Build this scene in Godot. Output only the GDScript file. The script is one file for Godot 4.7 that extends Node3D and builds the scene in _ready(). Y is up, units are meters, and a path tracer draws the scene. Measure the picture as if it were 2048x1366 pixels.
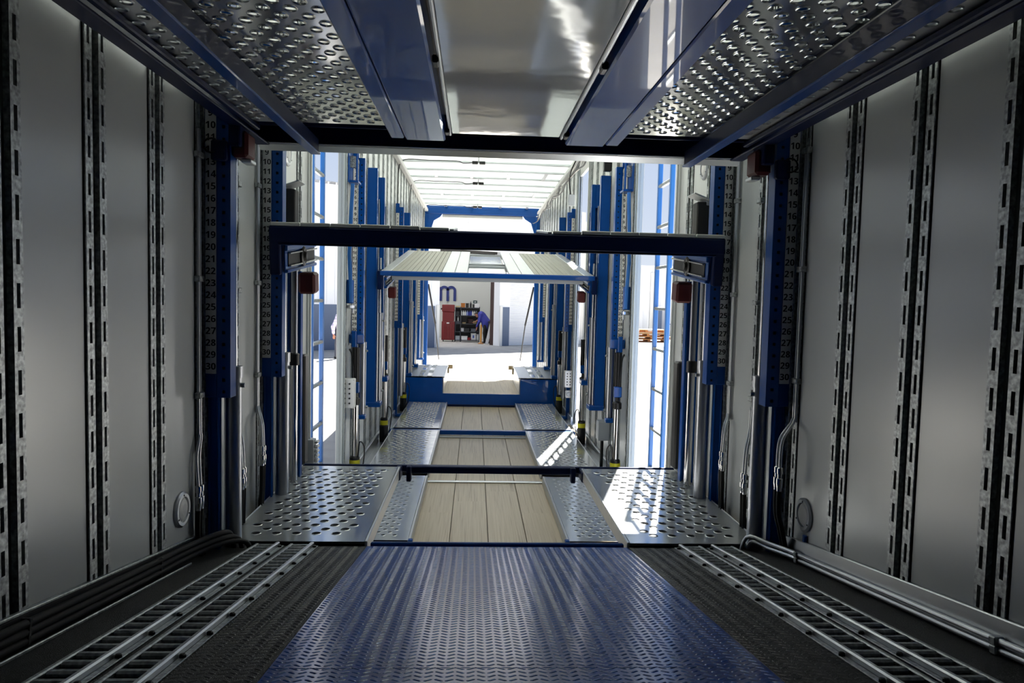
extends Node3D
# Inside an empty enclosed car-carrier trailer, looking from the raised front deck to the open rear.
# World: x right, y up, metres. The trailer's centre line is x = 0, its main floor y = 0, the rear lies towards -z.

const HALF := 1.22          # inner half width
const ROOF := 3.6
const REAR := -15.2
const GROUND := -0.45
var M := {}
var counts := {}
var shared := {}

class MB:
	var v := PackedVector3Array()
	var nn := PackedVector3Array()
	func t3(a: Vector3, b: Vector3, c: Vector3, na: Vector3, nb: Vector3, nc: Vector3) -> void:
		if (b - a).cross(c - a).dot(na + nb + nc) > 0.0:
			v.append(a); v.append(c); v.append(b)
			nn.append(na); nn.append(nc); nn.append(nb)
		else:
			v.append(a); v.append(b); v.append(c)
			nn.append(na); nn.append(nb); nn.append(nc)
	func tri(a: Vector3, b: Vector3, c: Vector3, hint: Vector3) -> void:
		var g := (b - a).cross(c - a)
		if g.length_squared() < 1e-16:
			return
		g = g.normalized()
		if g.dot(hint) < 0.0:
			g = -g
		t3(a, b, c, g, g, g)
	func quad(a: Vector3, b: Vector3, c: Vector3, d: Vector3, hint: Vector3) -> void:
		tri(a, b, c, hint)
		tri(a, c, d, hint)
	func q4(a: Vector3, b: Vector3, c: Vector3, d: Vector3, na: Vector3, nb: Vector3, nc: Vector3, nd: Vector3) -> void:
		t3(a, b, c, na, nb, nc)
		t3(a, c, d, na, nc, nd)
	# a box between two corners in any order, chamfered by bev, turned by rot about its centre
	func bx(x0: float, x1: float, y0: float, y1: float, z0: float, z1: float, bev := 0.0, rot := Basis.IDENTITY) -> void:
		box(Vector3((x0 + x1) / 2, (y0 + y1) / 2, (z0 + z1) / 2), Vector3(absf(x1 - x0), absf(y1 - y0), absf(z1 - z0)), bev, rot)
	func box(c: Vector3, s: Vector3, bev := 0.0, rot := Basis.IDENTITY) -> void:
		var h := s / 2
		var b := minf(bev, minf(h.x, minf(h.y, h.z)) * 0.95)
		if b <= 0.0:
			for ax in 3:
				for sg in [-1.0, 1.0]:
					var n := Vector3.ZERO; n[ax] = sg
					var u := Vector3.ZERO; u[(ax + 1) % 3] = h[(ax + 1) % 3]
					var w := Vector3.ZERO; w[(ax + 2) % 3] = h[(ax + 2) % 3]
					var o := n * h[ax]
					quad(c + rot * (o - u - w), c + rot * (o + u - w), c + rot * (o + u + w), c + rot * (o - u + w), rot * n)
			return
		for ax in 3:
			for sg in [-1.0, 1.0]:
				var n := Vector3.ZERO; n[ax] = sg
				var a1 := (ax + 1) % 3
				var a2 := (ax + 2) % 3
				var u := Vector3.ZERO; u[a1] = h[a1] - b
				var w := Vector3.ZERO; w[a2] = h[a2] - b
				var o := n * h[ax]
				quad(c + rot * (o - u - w), c + rot * (o + u - w), c + rot * (o + u + w), c + rot * (o - u + w), rot * n)
				for s2 in [-1.0, 1.0]:   # the edge with the next axis
					var m := Vector3.ZERO; m[a1] = s2
					var p := n * h[ax] + m * (h[a1] - b)
					var q := n * (h[ax] - b) + m * h[a1]
					quad(c + rot * (p - w), c + rot * (p + w), c + rot * (q + w), c + rot * (q - w), rot * (n + m))
		for sx in [-1.0, 1.0]:
			for sy in [-1.0, 1.0]:
				for sz in [-1.0, 1.0]:
					tri(c + rot * Vector3(sx * h.x, sy * (h.y - b), sz * (h.z - b)), c + rot * Vector3(sx * (h.x - b), sy * h.y, sz * (h.z - b)), c + rot * Vector3(sx * (h.x - b), sy * (h.y - b), sz * h.z), rot * Vector3(sx, sy, sz))
	func tube(p: Array, r: float, seg := 8, r_end := -1.0) -> void:
		var n := p.size()
		var re := r if r_end < 0.0 else r_end
		var side := Vector3.UP
		var rings := []
		for i in n:
			var d: Vector3 = (p[mini(i + 1, n - 1)] - p[maxi(i - 1, 0)]).normalized()
			if i == 0 and absf(d.dot(side)) > 0.9:
				side = Vector3.RIGHT
			side = (side - d * side.dot(d)).normalized()
			var w := d.cross(side)
			var rr := lerpf(r, re, float(i) / maxf(1.0, n - 1.0))
			var ring := []
			for k in seg:
				var an := TAU * k / seg
				var e: Vector3 = side * cos(an) + w * sin(an)
				ring.append([p[i] + e * rr, e])
			rings.append(ring)
			if i == 0 or i == n - 1:
				var cn := -d if i == 0 else d
				for k in seg:
					tri(p[i], ring[k][0], ring[(k + 1) % seg][0], cn)
		for i in n - 1:
			for k in seg:
				var a = rings[i][k]; var b = rings[i][(k + 1) % seg]
				var c = rings[i + 1][(k + 1) % seg]; var d2 = rings[i + 1][k]
				q4(a[0], b[0], c[0], d2[0], a[1], b[1], c[1], d2[1])
	func cyl(p: Vector3, q: Vector3, r: float, seg := 16, r2 := -1.0) -> void:
		tube([p, q], r, seg, r2)
	# profile of (radius, height along axis) points turned about an axis; hard edges between segments
	func lathe(o: Vector3, axis: Vector3, prof: Array, seg := 20) -> void:
		var ax := axis.normalized()
		var s := Vector3.RIGHT if absf(ax.x) < 0.8 else Vector3.UP
		s = (s - ax * s.dot(ax)).normalized()
		var w := ax.cross(s)
		for i in prof.size() - 1:
			var a: Vector2 = prof[i]
			var b: Vector2 = prof[i + 1]
			var t := (b - a)
			var nl := Vector2(t.y, -t.x).normalized()
			for k in seg:
				var a0 := TAU * k / seg
				var a1 := TAU * (k + 1) / seg
				var e0 := s * cos(a0) + w * sin(a0)
				var e1 := s * cos(a1) + w * sin(a1)
				var n0 := e0 * nl.x + ax * nl.y
				var n1 := e1 * nl.x + ax * nl.y
				q4(o + e0 * a.x + ax * a.y, o + e1 * a.x + ax * a.y, o + e1 * b.x + ax * b.y, o + e0 * b.x + ax * b.y, n0, n1, n1, n0)
	# a flat polygon (x, y) pushed from z0 to z1 and placed by tr
	func prism(poly: PackedVector2Array, z0: float, z1: float, tr := Transform3D.IDENTITY) -> void:
		var idx := Geometry2D.triangulate_polygon(poly)
		for i in range(0, idx.size(), 3):
			for zz in [z0, z1]:
				var pa := Vector3(poly[idx[i]].x, poly[idx[i]].y, zz)
				var pb := Vector3(poly[idx[i + 1]].x, poly[idx[i + 1]].y, zz)
				var pc := Vector3(poly[idx[i + 2]].x, poly[idx[i + 2]].y, zz)
				tri(tr * pa, tr * pb, tr * pc, tr.basis * Vector3(0, 0, -1.0 if zz == minf(z0, z1) else 1.0))
		var area := 0.0
		for i in poly.size():
			area += poly[i].cross(poly[(i + 1) % poly.size()])
		for i in poly.size():
			var a := poly[i]
			var b := poly[(i + 1) % poly.size()]
			var t := b - a
			var n := Vector3(t.y, -t.x, 0) * signf(area)
			quad(tr * Vector3(a.x, a.y, z0), tr * Vector3(b.x, b.y, z0), tr * Vector3(b.x, b.y, z1), tr * Vector3(a.x, a.y, z1), tr.basis * n)
	# sheet at height y with raised-rim holes in slanted rows; h is the rim's height (negative: downward)
	func perforated(x0: float, x1: float, z0: float, z1: float, y: float, px: float, dz: float, shift: float, r: float, h: float, mx: float, mz: float, seg := 12, th := 0.004) -> void:
		var up := Vector3(0, signf(h), 0)
		var za := minf(z0, z1)
		var zb := maxf(z0, z1)
		var rows := int((zb - za - 2 * mz) / dz)
		var first := za + ((zb - za) - rows * dz) / 2
		_flat(x0, x1, za, first, y, up)
		_flat(x0, x1, first + rows * dz, zb, y, up)
		for i in rows:
			var ra := first + i * dz
			var rb := ra + dz
			var cz := (ra + rb) / 2
			var x := x0 + mx + fposmod(shift * i, 1.0) * px
			var done := x0
			while x <= x1 - mx:
				var l := maxf(x - px / 2, done)
				var rgt := minf(x + px / 2, x1)
				if l > done + 1e-5:
					_flat(done, l, ra, rb, y, up)
				_hole(Vector3(x, y, cz), l - x, rgt - x, dz / 2, r, h, th, seg, up)
				done = rgt
				x += px
			if done < x1 - 1e-5:
				_flat(done, x1, ra, rb, y, up)
		# edges of the sheet
		var yb := y - up.y * th
		quad(Vector3(x0, y, za), Vector3(x0, y, zb), Vector3(x0, yb, zb), Vector3(x0, yb, za), Vector3.LEFT)
		quad(Vector3(x1, y, za), Vector3(x1, y, zb), Vector3(x1, yb, zb), Vector3(x1, yb, za), Vector3.RIGHT)
		quad(Vector3(x0, y, zb), Vector3(x1, y, zb), Vector3(x1, yb, zb), Vector3(x0, yb, zb), Vector3.BACK)
		quad(Vector3(x0, y, za), Vector3(x1, y, za), Vector3(x1, yb, za), Vector3(x0, yb, za), Vector3.FORWARD)
	func _flat(x0: float, x1: float, za: float, zb: float, y: float, up: Vector3) -> void:
		quad(Vector3(x0, y, za), Vector3(x1, y, za), Vector3(x1, y, zb), Vector3(x0, y, zb), up)
	func _hole(c: Vector3, l: float, rgt: float, hz: float, r: float, h: float, th: float, seg: int, up: Vector3) -> void:
		var an := []
		for k in seg:
			an.append(TAU * k / seg)
		for q in [Vector2(l, hz), Vector2(rgt, hz), Vector2(l, -hz), Vector2(rgt, -hz)]:
			an.append(fposmod(q.angle(), TAU))
		an.sort()
		var ri := r * 0.84
		var n := an.size()
		for k in n:
			var a0: float = an[k]
			var a1: float = an[(k + 1) % n]
			if absf(a1 - a0) < 1e-4:
				continue
			var d0 := Vector2(cos(a0), sin(a0))
			var d1 := Vector2(cos(a1), sin(a1))
			var e0 := Vector3(d0.x, 0, d0.y)
			var e1 := Vector3(d1.x, 0, d1.y)
			var o0 := d0 * _reach(d0, l, rgt, hz)
			var o1 := d1 * _reach(d1, l, rgt, hz)
			quad(c + Vector3(o0.x, 0, o0.y), c + Vector3(o1.x, 0, o1.y), c + e1 * r, c + e0 * r, up)
			var tp := Vector3(0, h, 0)
			q4(c + e0 * r, c + e1 * r, c + e1 * ri + tp, c + e0 * ri + tp, (e0 * 0.7 + up).normalized(), (e1 * 0.7 + up).normalized(), (up + e1 * 0.2).normalized(), (up + e0 * 0.2).normalized())
			var lo := -up * th
			q4(c + e0 * ri + tp, c + e1 * ri + tp, c + e1 * ri * 0.94 + lo, c + e0 * ri * 0.94 + lo, (-e0 + up * 0.3).normalized(), (-e1 + up * 0.3).normalized(), -e1, -e0)
	func _reach(d: Vector2, l: float, rgt: float, hz: float) -> float:
		var t := 1e9
		if d.x > 1e-6: t = minf(t, rgt / d.x)
		if d.x < -1e-6: t = minf(t, l / d.x)
		if absf(d.y) > 1e-6: t = minf(t, hz / absf(d.y))
		return t
	# a bar in its own axes (x across, y along, z outward) with rectangular slots right through it
	func slotted(tr: Transform3D, w: float, y0: float, y1: float, sw: float, sl: float, pitch: float, th: float) -> void:
		var rot := tr.basis
		for sg in [-1.0, 1.0]:
			box(tr * Vector3(sg * (w + sw) / 4, (y0 + y1) / 2, -th / 2), Vector3((w - sw) / 2, y1 - y0, th), 0.0, rot)
		var n := int((y1 - y0) / pitch)
		var prev := y0
		for i in n:
			var s0 := y0 + (i + 0.5) * pitch - sl / 2
			_face(tr, -sw / 2, sw / 2, prev, s0, th)
			prev = s0 + sl
		_face(tr, -sw / 2, sw / 2, prev, y1, th)
	func _face(tr: Transform3D, xa: float, xb: float, ya: float, yb: float, th: float) -> void:
		quad(tr * Vector3(xa, ya, 0), tr * Vector3(xb, ya, 0), tr * Vector3(xb, yb, 0), tr * Vector3(xa, yb, 0), tr.basis.z)
		quad(tr * Vector3(xa, ya, 0), tr * Vector3(xb, ya, 0), tr * Vector3(xb, ya, -th), tr * Vector3(xa, ya, -th), -tr.basis.y)
		quad(tr * Vector3(xa, yb, 0), tr * Vector3(xb, yb, 0), tr * Vector3(xb, yb, -th), tr * Vector3(xa, yb, -th), tr.basis.y)
	func done() -> ArrayMesh:
		var a := []
		a.resize(Mesh.ARRAY_MAX)
		a[Mesh.ARRAY_VERTEX] = v
		a[Mesh.ARRAY_NORMAL] = nn
		var m := ArrayMesh.new()
		m.add_surface_from_arrays(Mesh.PRIMITIVE_TRIANGLES, a)
		return m

# ---------------------------------------------------------------- naming and parenting
func numbered(parent: Node, called: String) -> String:
	var key := str(parent.get_instance_id()) + called
	var n: int = counts.get(key, 0)
	counts[key] = n + 1
	return called if n == 0 else "%s_%03d" % [called, n]

func thing(called: String, label: String, category: String, at := Vector3.ZERO, group := "") -> Node3D:
	var o := Node3D.new()
	o.name = numbered(self, called)
	add_child(o, true)
	o.position = at
	tag(o, label, category, group)
	return o

func tag(o: Node3D, label: String, category: String, group := "") -> void:
	o.set_meta("label", label)
	o.set_meta("category", category)
	if group != "":
		o.set_meta("group", group)

func structure(called: String, label: String, category: String) -> Node3D:
	var o := thing(called, label, category)
	o.set_meta("kind", "structure")
	return o

# shapes are given in world coordinates (or, under a turned thing, in the thing's own)
func put(parent: Node3D, called: String, shape, mat: Material, own := false) -> MeshInstance3D:
	var o := MeshInstance3D.new()
	o.name = numbered(parent, called)
	o.mesh = shape.done() if shape is MB else shape
	o.material_override = mat
	o.cast_shadow = GeometryInstance3D.SHADOW_CASTING_SETTING_ON
	parent.add_child(o, true)
	if not own and parent.get_parent() == self:
		o.position = -parent.position
	return o

func single(called: String, label: String, category: String, shape, mat: Material, group := "") -> MeshInstance3D:
	var o := MeshInstance3D.new()
	o.name = numbered(self, called)
	o.mesh = shape.done() if shape is MB else shape
	o.material_override = mat
	add_child(o, true)
	tag(o, label, category, group)
	return o

func sd(s: float) -> String:
	return "left" if s < 0 else "right"

func bend(pts: Array, steps := 6) -> Array:
	var c := Curve3D.new()
	for i in pts.size():
		var t: Vector3 = (pts[mini(i + 1, pts.size() - 1)] - pts[maxi(i - 1, 0)]) / 6.0
		c.add_point(pts[i], -t, t)
	var out := []
	for i in (pts.size() - 1) * steps + 1:
		out.append(c.sample(int(i / float(steps)) if i < (pts.size() - 1) * steps else pts.size() - 2, fmod(i / float(steps), 1.0) if i < (pts.size() - 1) * steps else 1.0))
	return out

# ---------------------------------------------------------------- materials
func noise_tex(seed_: int, freq: float, w: int, h: int, lo: float, hi: float, octaves := 4) -> ImageTexture:
	var n := FastNoiseLite.new()
	n.seed = seed_
	n.frequency = freq
	n.fractal_octaves = octaves
	var src := n.get_seamless_image(w, h)
	var im := Image.create(w, h, false, Image.FORMAT_RGB8)
	for y in h:
		for x in w:
			var g := lerpf(lo, hi, src.get_pixel(x, y).r)
			im.set_pixel(x, y, Color(g, g, g))
	return ImageTexture.create_from_image(im)

func normal_tex(seed_: int, freq: float, w: int, h: int, strength: float, octaves := 3) -> ImageTexture:
	var n := FastNoiseLite.new()
	n.seed = seed_
	n.frequency = freq
	n.fractal_octaves = octaves
	var im := n.get_seamless_image(w, h)
	im.convert(Image.FORMAT_RGBA8)
	im.bump_map_to_normal_map(strength)
	return ImageTexture.create_from_image(im)

func mat(c: Color, rough := 0.6, metal := 0.0, coat := 0.0) -> StandardMaterial3D:
	var m := StandardMaterial3D.new()
	m.albedo_color = c
	m.roughness = rough
	m.metallic = metal
	if coat > 0.0:
		m.clearcoat_enabled = true
		m.clearcoat = coat
		m.clearcoat_roughness = 0.06
	return m

func tri_map(m: StandardMaterial3D, scale: Vector3, world := true) -> void:
	m.uv1_triplanar = true
	m.uv1_world_triplanar = world
	m.uv1_scale = scale

func wood_tex(seed_: int) -> ImageTexture:
	var n := FastNoiseLite.new()
	n.seed = seed_
	n.frequency = 0.02
	n.fractal_octaves = 4
	var im := Image.create(256, 512, false, Image.FORMAT_RGB8)
	for y in 512:
		for x in 256:
			var g := n.get_noise_2d(x * 3.2, y * 0.16) * 0.5 + 0.5
			var f := n.get_noise_2d(x * 14.0 + 300.0, y * 0.35) * 0.5 + 0.5
			var st := clampf((n.get_noise_2d(x * 2.0 + 900.0, y * 0.12 + 77.0) - 0.22) * 2.2, 0.0, 1.0)
			var c := Color(0.79, 0.73, 0.62).lerp(Color(0.61, 0.54, 0.43), g * 0.6 + f * 0.3)
			im.set_pixel(x, y, c.lerp(Color(0.45, 0.36, 0.26), st * 0.5))
	return ImageTexture.create_from_image(im)

func make_materials() -> void:
	M.blue = mat(Color(0.02, 0.27, 0.56), 0.4, 0.0, 0.25)
	M.blue_gloss = mat(Color(0.01, 0.33, 0.68), 0.4, 0.0, 0.55)
	M.blue_gloss.clearcoat_roughness = 0.03
	M.navy = mat(Color(0.015, 0.09, 0.25), 0.5, 0.0, 0.1)
	M.blue_bright = mat(Color(0.07, 0.39, 0.70), 0.4, 0.0, 0.3)
	for k in ["blue", "blue_gloss", "navy", "tread_blue_"]:
		if M.has(k): M[k].metallic_specular = 0.25
	M.alu = mat(Color(0.84, 0.85, 0.85), 0.2, 0.84)
	M.alu.roughness_texture = noise_tex(3, 0.012, 256, 256, 0.55, 1.35)
	M.alu.roughness = 0.16
	M.alu.normal_enabled = true
	M.alu.normal_texture = normal_tex(9, 0.006, 256, 256, 1.2)
	M.alu.normal_scale = 0.05
	tri_map(M.alu, Vector3(1.3, 1.3, 1.3))
	M.alu_bright = M.alu.duplicate()
	M.alu_bright.metallic = 0.62
	M.alu_bright.albedo_color = Color(0.86, 0.87, 0.87)
	M.alu_soft = mat(Color(0.78, 0.79, 0.80), 0.38, 1.0)
	M.alu_soft.roughness_texture = noise_tex(5, 0.03, 256, 256, 0.7, 1.3)
	tri_map(M.alu_soft, Vector3(2, 2, 2))
	M.sheet = mat(Color(0.90, 0.90, 0.89), 0.09, 0.5)
	M.sheet.normal_enabled = true
	M.sheet.normal_texture = normal_tex(31, 0.02, 256, 256, 1.5)
	M.sheet.normal_scale = 0.10
	tri_map(M.sheet, Vector3(1.0, 1.0, 1.0))
	M.galv = mat(Color(0.80, 0.82, 0.82), 0.42, 0.75)
	M.galv.albedo_texture = noise_tex(7, 0.05, 256, 256, 0.55, 1.0)
	tri_map(M.galv, Vector3(4, 4, 4))
	M.jamb = mat(Color(0.62, 0.65, 0.65), 0.4, 0.5)
	M.groove = mat(Color(0.30, 0.31, 0.30), 0.5, 0.6)
	M.panel = mat(Color(0.745, 0.757, 0.75), 0.26, 0.12)
	M.panel.normal_enabled = true
	M.panel.normal_texture = normal_tex(12, 0.01, 256, 256, 1.6, 2)
	M.panel.normal_scale = 0.14
	tri_map(M.panel, Vector3(1.1, 0.5, 1.1))
	M.skin = mat(Color(0.72, 0.72, 0.71), 0.5)
	M.core = mat(Color(0.05, 0.05, 0.05), 0.8)
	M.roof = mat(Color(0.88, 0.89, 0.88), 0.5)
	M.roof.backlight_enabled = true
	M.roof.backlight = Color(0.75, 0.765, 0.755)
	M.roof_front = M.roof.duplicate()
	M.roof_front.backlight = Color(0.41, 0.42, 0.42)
	M.roof_clear = M.roof.duplicate()
	M.roof_clear.backlight = Color(0.88, 0.88, 0.89)
	M.white = mat(Color(0.82, 0.82, 0.81), 0.4)
	M.plate_white = mat(Color(0.88, 0.88, 0.86), 0.4)
	M.ink = mat(Color(0.02, 0.02, 0.02), 0.6)
	M.black = mat(Color(0.018, 0.018, 0.02), 0.45)
	M.rubber = mat(Color(0.022, 0.022, 0.022), 0.75)
	M.grit = mat(Color(0.030, 0.030, 0.028), 0.62)
	M.grit.normal_enabled = true
	M.grit.normal_texture = normal_tex(21, 0.18, 256, 256, 5.0, 2)
	M.grit.normal_scale = 0.8
	tri_map(M.grit, Vector3(6, 6, 6))
	M.tread_black = mat(Color(0.035, 0.035, 0.034), 0.4, 0.0, 0.25)
	M.tread_blue = mat(Color(0.012, 0.29, 0.66), 0.35, 0.0, 0.85)
	M.tread_blue.clearcoat_roughness = 0.12
	M.tread_blue.metallic_specular = 0.25
	M.red = mat(Color(0.33, 0.02, 0.015), 0.5)
	M.chrome = mat(Color(0.78, 0.78, 0.78), 0.12, 1.0)
	M.barrel = mat(Color(0.62, 0.63, 0.65), 0.3, 0.9)
	M.dark_steel = mat(Color(0.06, 0.06, 0.065), 0.4, 0.4)
	M.yellow = mat(Color(0.75, 0.72, 0.06), 0.5)
	M.grey_box = mat(Color(0.62, 0.64, 0.66), 0.45)
	M.dark_grey = mat(Color(0.10, 0.10, 0.10), 0.6)
	M.planks = []
	for i in 3:
		var w := mat(Color(1, 1, 1), 0.5)
		w.albedo_texture = wood_tex(40 + i)
		tri_map(w, Vector3(3.4, 1.0, 0.55))
		w.uv1_offset = Vector3(0.31 * i, 0, 0.17 * i)
		w.clearcoat_enabled = true
		w.clearcoat = 0.25
		w.clearcoat_roughness = 0.35
		M.planks.append(w)
	M.ground = mat(Color(0.66, 0.65, 0.63), 0.9)
	M.ground.albedo_texture = noise_tex(61, 0.02, 256, 256, 0.86, 1.0)
	tri_map(M.ground, Vector3(0.25, 0.25, 0.25))
	M.cladding = mat(Color(0.85, 0.86, 0.88), 0.55)
	M.plinth = mat(Color(0.36, 0.41, 0.50), 0.8)
	M.glass = mat(Color(0.75, 0.8, 0.85), 0.05, 0.0)

func _ready() -> void:
	# ---- camera, sky, sun, exposure
	var cam := Camera3D.new()
	cam.name = "camera"
	cam.fov = 51.37
	cam.near = 0.02
	cam.far = 300.0
	add_child(cam, true)
	cam.transform = Transform3D(Basis(Vector3(0.99837, 0.02412, 0.05172), Vector3(-0.02096, 0.99793, -0.06082), Vector3(-0.05308, 0.05964, 0.99681)).orthonormalized(), Vector3(-0.125, 1.67, 0.0))
	cam.current = true
	var sky_mat := ProceduralSkyMaterial.new()
	sky_mat.sky_top_color = Color(0.66, 0.75, 0.90)
	sky_mat.sky_horizon_color = Color(0.88, 0.91, 0.95)
	sky_mat.ground_bottom_color = Color(0.55, 0.55, 0.54)
	sky_mat.ground_horizon_color = Color(0.80, 0.82, 0.84)
	sky_mat.sky_energy_multiplier = 0.65
	sky_mat.sun_angle_max = 0.0
	var sky := Sky.new()
	sky.sky_material = sky_mat
	var env := Environment.new()
	env.background_mode = Environment.BG_SKY
	env.sky = sky
	env.tonemap_mode = Environment.TONE_MAPPER_LINEAR
	env.tonemap_exposure = 2.75
	env.sdfgi_enabled = true
	env.ssao_enabled = true
	env.ssil_enabled = true
	var we := WorldEnvironment.new()
	we.name = "world_environment"
	we.environment = env
	add_child(we, true)
	var sun := DirectionalLight3D.new()
	sun.name = "sun"
	sun.light_energy = 6.0
	sun.light_color = Color(1.0, 0.985, 0.96)
	sun.light_angular_distance = 0.5
	sun.shadow_enabled = true
	add_child(sun, true)
	var to_sun := Vector3(0.19, 0.755, -0.628).normalized()
	sun.look_at_from_position(to_sun * 30.0, Vector3.ZERO, Vector3.UP)
	make_materials()
	build_shell()
	build_near_deck()
	build_overhead_deck()
	build_lift_decks()
	build_floor_ramps()
	build_columns()
	build_small_gear()
	build_outside()

# ---------------------------------------------------------------- the trailer body
func doors(s: float) -> Array:
	return [[-5.92, -4.75]] if s < 0 else [[-5.92, -4.75], [-9.4, -8.55]]

# pieces of the stretch [a, b] (a < b) that no doorway takes away
func clear_of(s: float, a: float, b: float) -> Array:
	var out := [[a, b]]
	for d in doors(s):
		var nxt := []
		for r in out:
			if d[1] <= r[0] or d[0] >= r[1]:
				nxt.append(r)
				continue
			if d[0] > r[0]: nxt.append([r[0], d[0]])
			if d[1] < r[1]: nxt.append([d[1], r[1]])
		out = nxt
	return out

func post_meshes() -> void:
	var b := MB.new()
	for sx in [-1.0, 1.0]:
		b.slotted(Transform3D(Basis.IDENTITY, Vector3(sx * 0.037, 0, 0.006)), 0.038, 0.03, 3.5, 0.014, 0.060, 0.1045, 0.004)
		b.bx(sx * 0.018, sx * 0.0195, 0.03, 3.5, -0.012, 0.004)
	shared.post = b.done()
	var g := MB.new()
	g.bx(-0.018, 0.018, 0.03, 3.5, -0.014, -0.010)
	shared.groove = g.done()

func build_shell() -> void:
	post_meshes()
	var front := structure("wall_front", "plain white front wall behind the viewer", "wall")
	var fb := MB.new()
	fb.bx(-1.26, 1.26, -0.05, 3.62, 1.3, 1.36)
	put(front, "panel", fb, M.skin)
	for s in [-1.0, 1.0]:
		var w := structure("wall_" + sd(s), "%s trailer wall of pale panels between pairs of slotted steel strips" % sd(s), "wall")
		var door_list := doors(s)
		for r in clear_of(s, REAR, 1.3):
			var k := MB.new()
			k.bx(s * 1.247, s * 1.26, -0.05, 3.62, r[0], r[1])
			put(w, "outer_skin", k, M.skin)
			var kk := MB.new()
			kk.bx(s * 1.2445, s * 1.2455, 0.0, 3.58, r[0] + 0.01, r[1] - 0.01)
			put(w, "insulation", kk, M.core)
		for d in door_list:
			var l := MB.new()
			l.bx(s * 1.222, s * 1.26, 3.3, 3.62, d[0], d[1], 0.004)
			put(w, "lintel", l, M.white)
			var sl := MB.new()
			sl.bx(s * 1.18, s * 1.26, -0.05, 0.03, d[0], d[1], 0.004)
			put(w, "sill", sl, M.alu_soft)
			for e in 2:
				var j := MB.new()
				var zz: float = d[e] + (0.03 if e == 1 else -0.03)
				j.bx(s * 1.205, s * 1.262, 0.0, 3.4, zz - 0.03, zz + 0.03, 0.006)
				j.bx(s * 1.196, s * 1.206, 0.0, 3.4, zz - 0.012, zz + 0.012, 0.003)
				put(w, "door_jamb", j, M.jamb if e == 0 else M.panel)
		for i in range(-9, 34):
			var zc := -2.115 - 0.393 * i
			if zc < REAR + 0.1 or zc > 1.2:
				continue
			var inside := false
			for d in door_list:
				if zc > d[0] - 0.1 and zc < d[1] + 0.1: inside = true
			if not inside:
				var p := put(w, "post", shared.post, M.galv)
				p.position = Vector3(s * 1.22, 0, zc)
				p.rotation.y = -s * PI / 2
				put(p, "groove", shared.groove, M.groove, true)
			for r in clear_of(s, maxf(zc - 0.393 + 0.060, REAR), zc - 0.060):
				if r[1] - r[0] < 0.03:
					continue
				var q := MB.new()
				q.bx(s * 1.22, s * 1.238, 0.02, 3.53, r[0], r[1], 0.003)
				put(w, "panel", q, M.panel)
		var bl := structure("baseboard_" + sd(s), "aluminium kerb angle along the foot of the %s wall" % sd(s), "kerb")
		for r in clear_of(s, -10.85, -3.2):
			var q := MB.new()
			q.bx(s * 1.19, s * 1.216, 0.0, 0.11, r[0], r[1], 0.004)
			q.bx(s * 1.13, s * 1.19, 0.0, 0.012, r[0], r[1], 0.003)
			put(bl, "angle", q, M.alu_soft)
		var ra := MB.new()
		ra.bx(s * 1.15, s * 1.222, 3.47, 3.53, REAR, 1.3, 0.01)
		ra.bx(s * 1.19, s * 1.222, 3.53, 3.6, REAR, 1.3, 0.01)
		var tr := structure("trim_%d" % (1 if s < 0 else 2), "white cant rail where the %s wall meets the roof" % sd(s), "trim")
		put(tr, "rail", ra, M.white)
	# roof: translucent sheets on aluminium bows
	var roof := structure("ceiling", "bright translucent white roof carried on thin cross bars", "ceiling")
	var zr := 1.3
	var n := 0
	var z := 0.765
	while zr > REAR:
		var znext := maxf(z, REAR)
		var q := MB.new()
		q.bx(-1.26, 1.26, 3.6, 3.612, znext, zr)
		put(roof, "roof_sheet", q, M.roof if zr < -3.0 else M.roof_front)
		if znext > REAR:
			var bow := MB.new()
			bow.bx(-1.19, 1.19, 3.575, 3.599, znext - 0.018, znext + 0.018, 0.005)
			bow.bx(-1.19, 1.19, 3.568, 3.575, znext - 0.03, znext + 0.03, 0.002)
			put(roof, "roof_bow", bow, M.alu_soft)
		if n % 3 == 1:
			for x in [-0.78, -0.22, 0.36, 0.92]:
				var pu := MB.new()
				pu.bx(x - 0.028, x + 0.028, 3.572, 3.599, znext + 0.02, zr - 0.02, 0.004)
				put(roof, "purlin", pu, M.alu_soft)
		zr = znext
		z -= 0.645
		n += 1
	# main floor
	var fl := structure("floor", "worn pale wooden plank floor running to the rear", "floor")
	var edges := [-1.22, -1.072, -0.804, -0.536, -0.268, 0.0, 0.268, 0.536, 0.804, 1.072, 1.22]
	for i in edges.size() - 1:
		var q := MB.new()
		q.bx(edges[i] + 0.0022, edges[i + 1] - 0.0022, -0.03, 0.0, -10.9, -3.12, 0.002)
		put(fl, "plank", q, M.planks[i % 3])
	var sub := MB.new()
	sub.bx(-1.26, 1.26, -0.25, -0.032, -10.9, 1.3)
	put(fl, "underfloor", sub, M.dark_steel)
	for zz in [-6.36, -8.42]:
		var q := MB.new()
		q.bx(-0.52, 0.52, 0.0, 0.014, zz - 0.02, zz + 0.02, 0.004)
		put(fl, "floor_strip", q, M.alu_soft)
	# rear portal
	var po := thing("rear_portal", "blue portal frame round the open rear end of the trailer", "frame", Vector3(0, 0, REAR))
	var h := MB.new()
	h.bx(-1.22, 1.22, 3.43, 3.598, REAR - 0.06, REAR + 0.04, 0.01)
	put(po, "header", h, M.blue)
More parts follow.
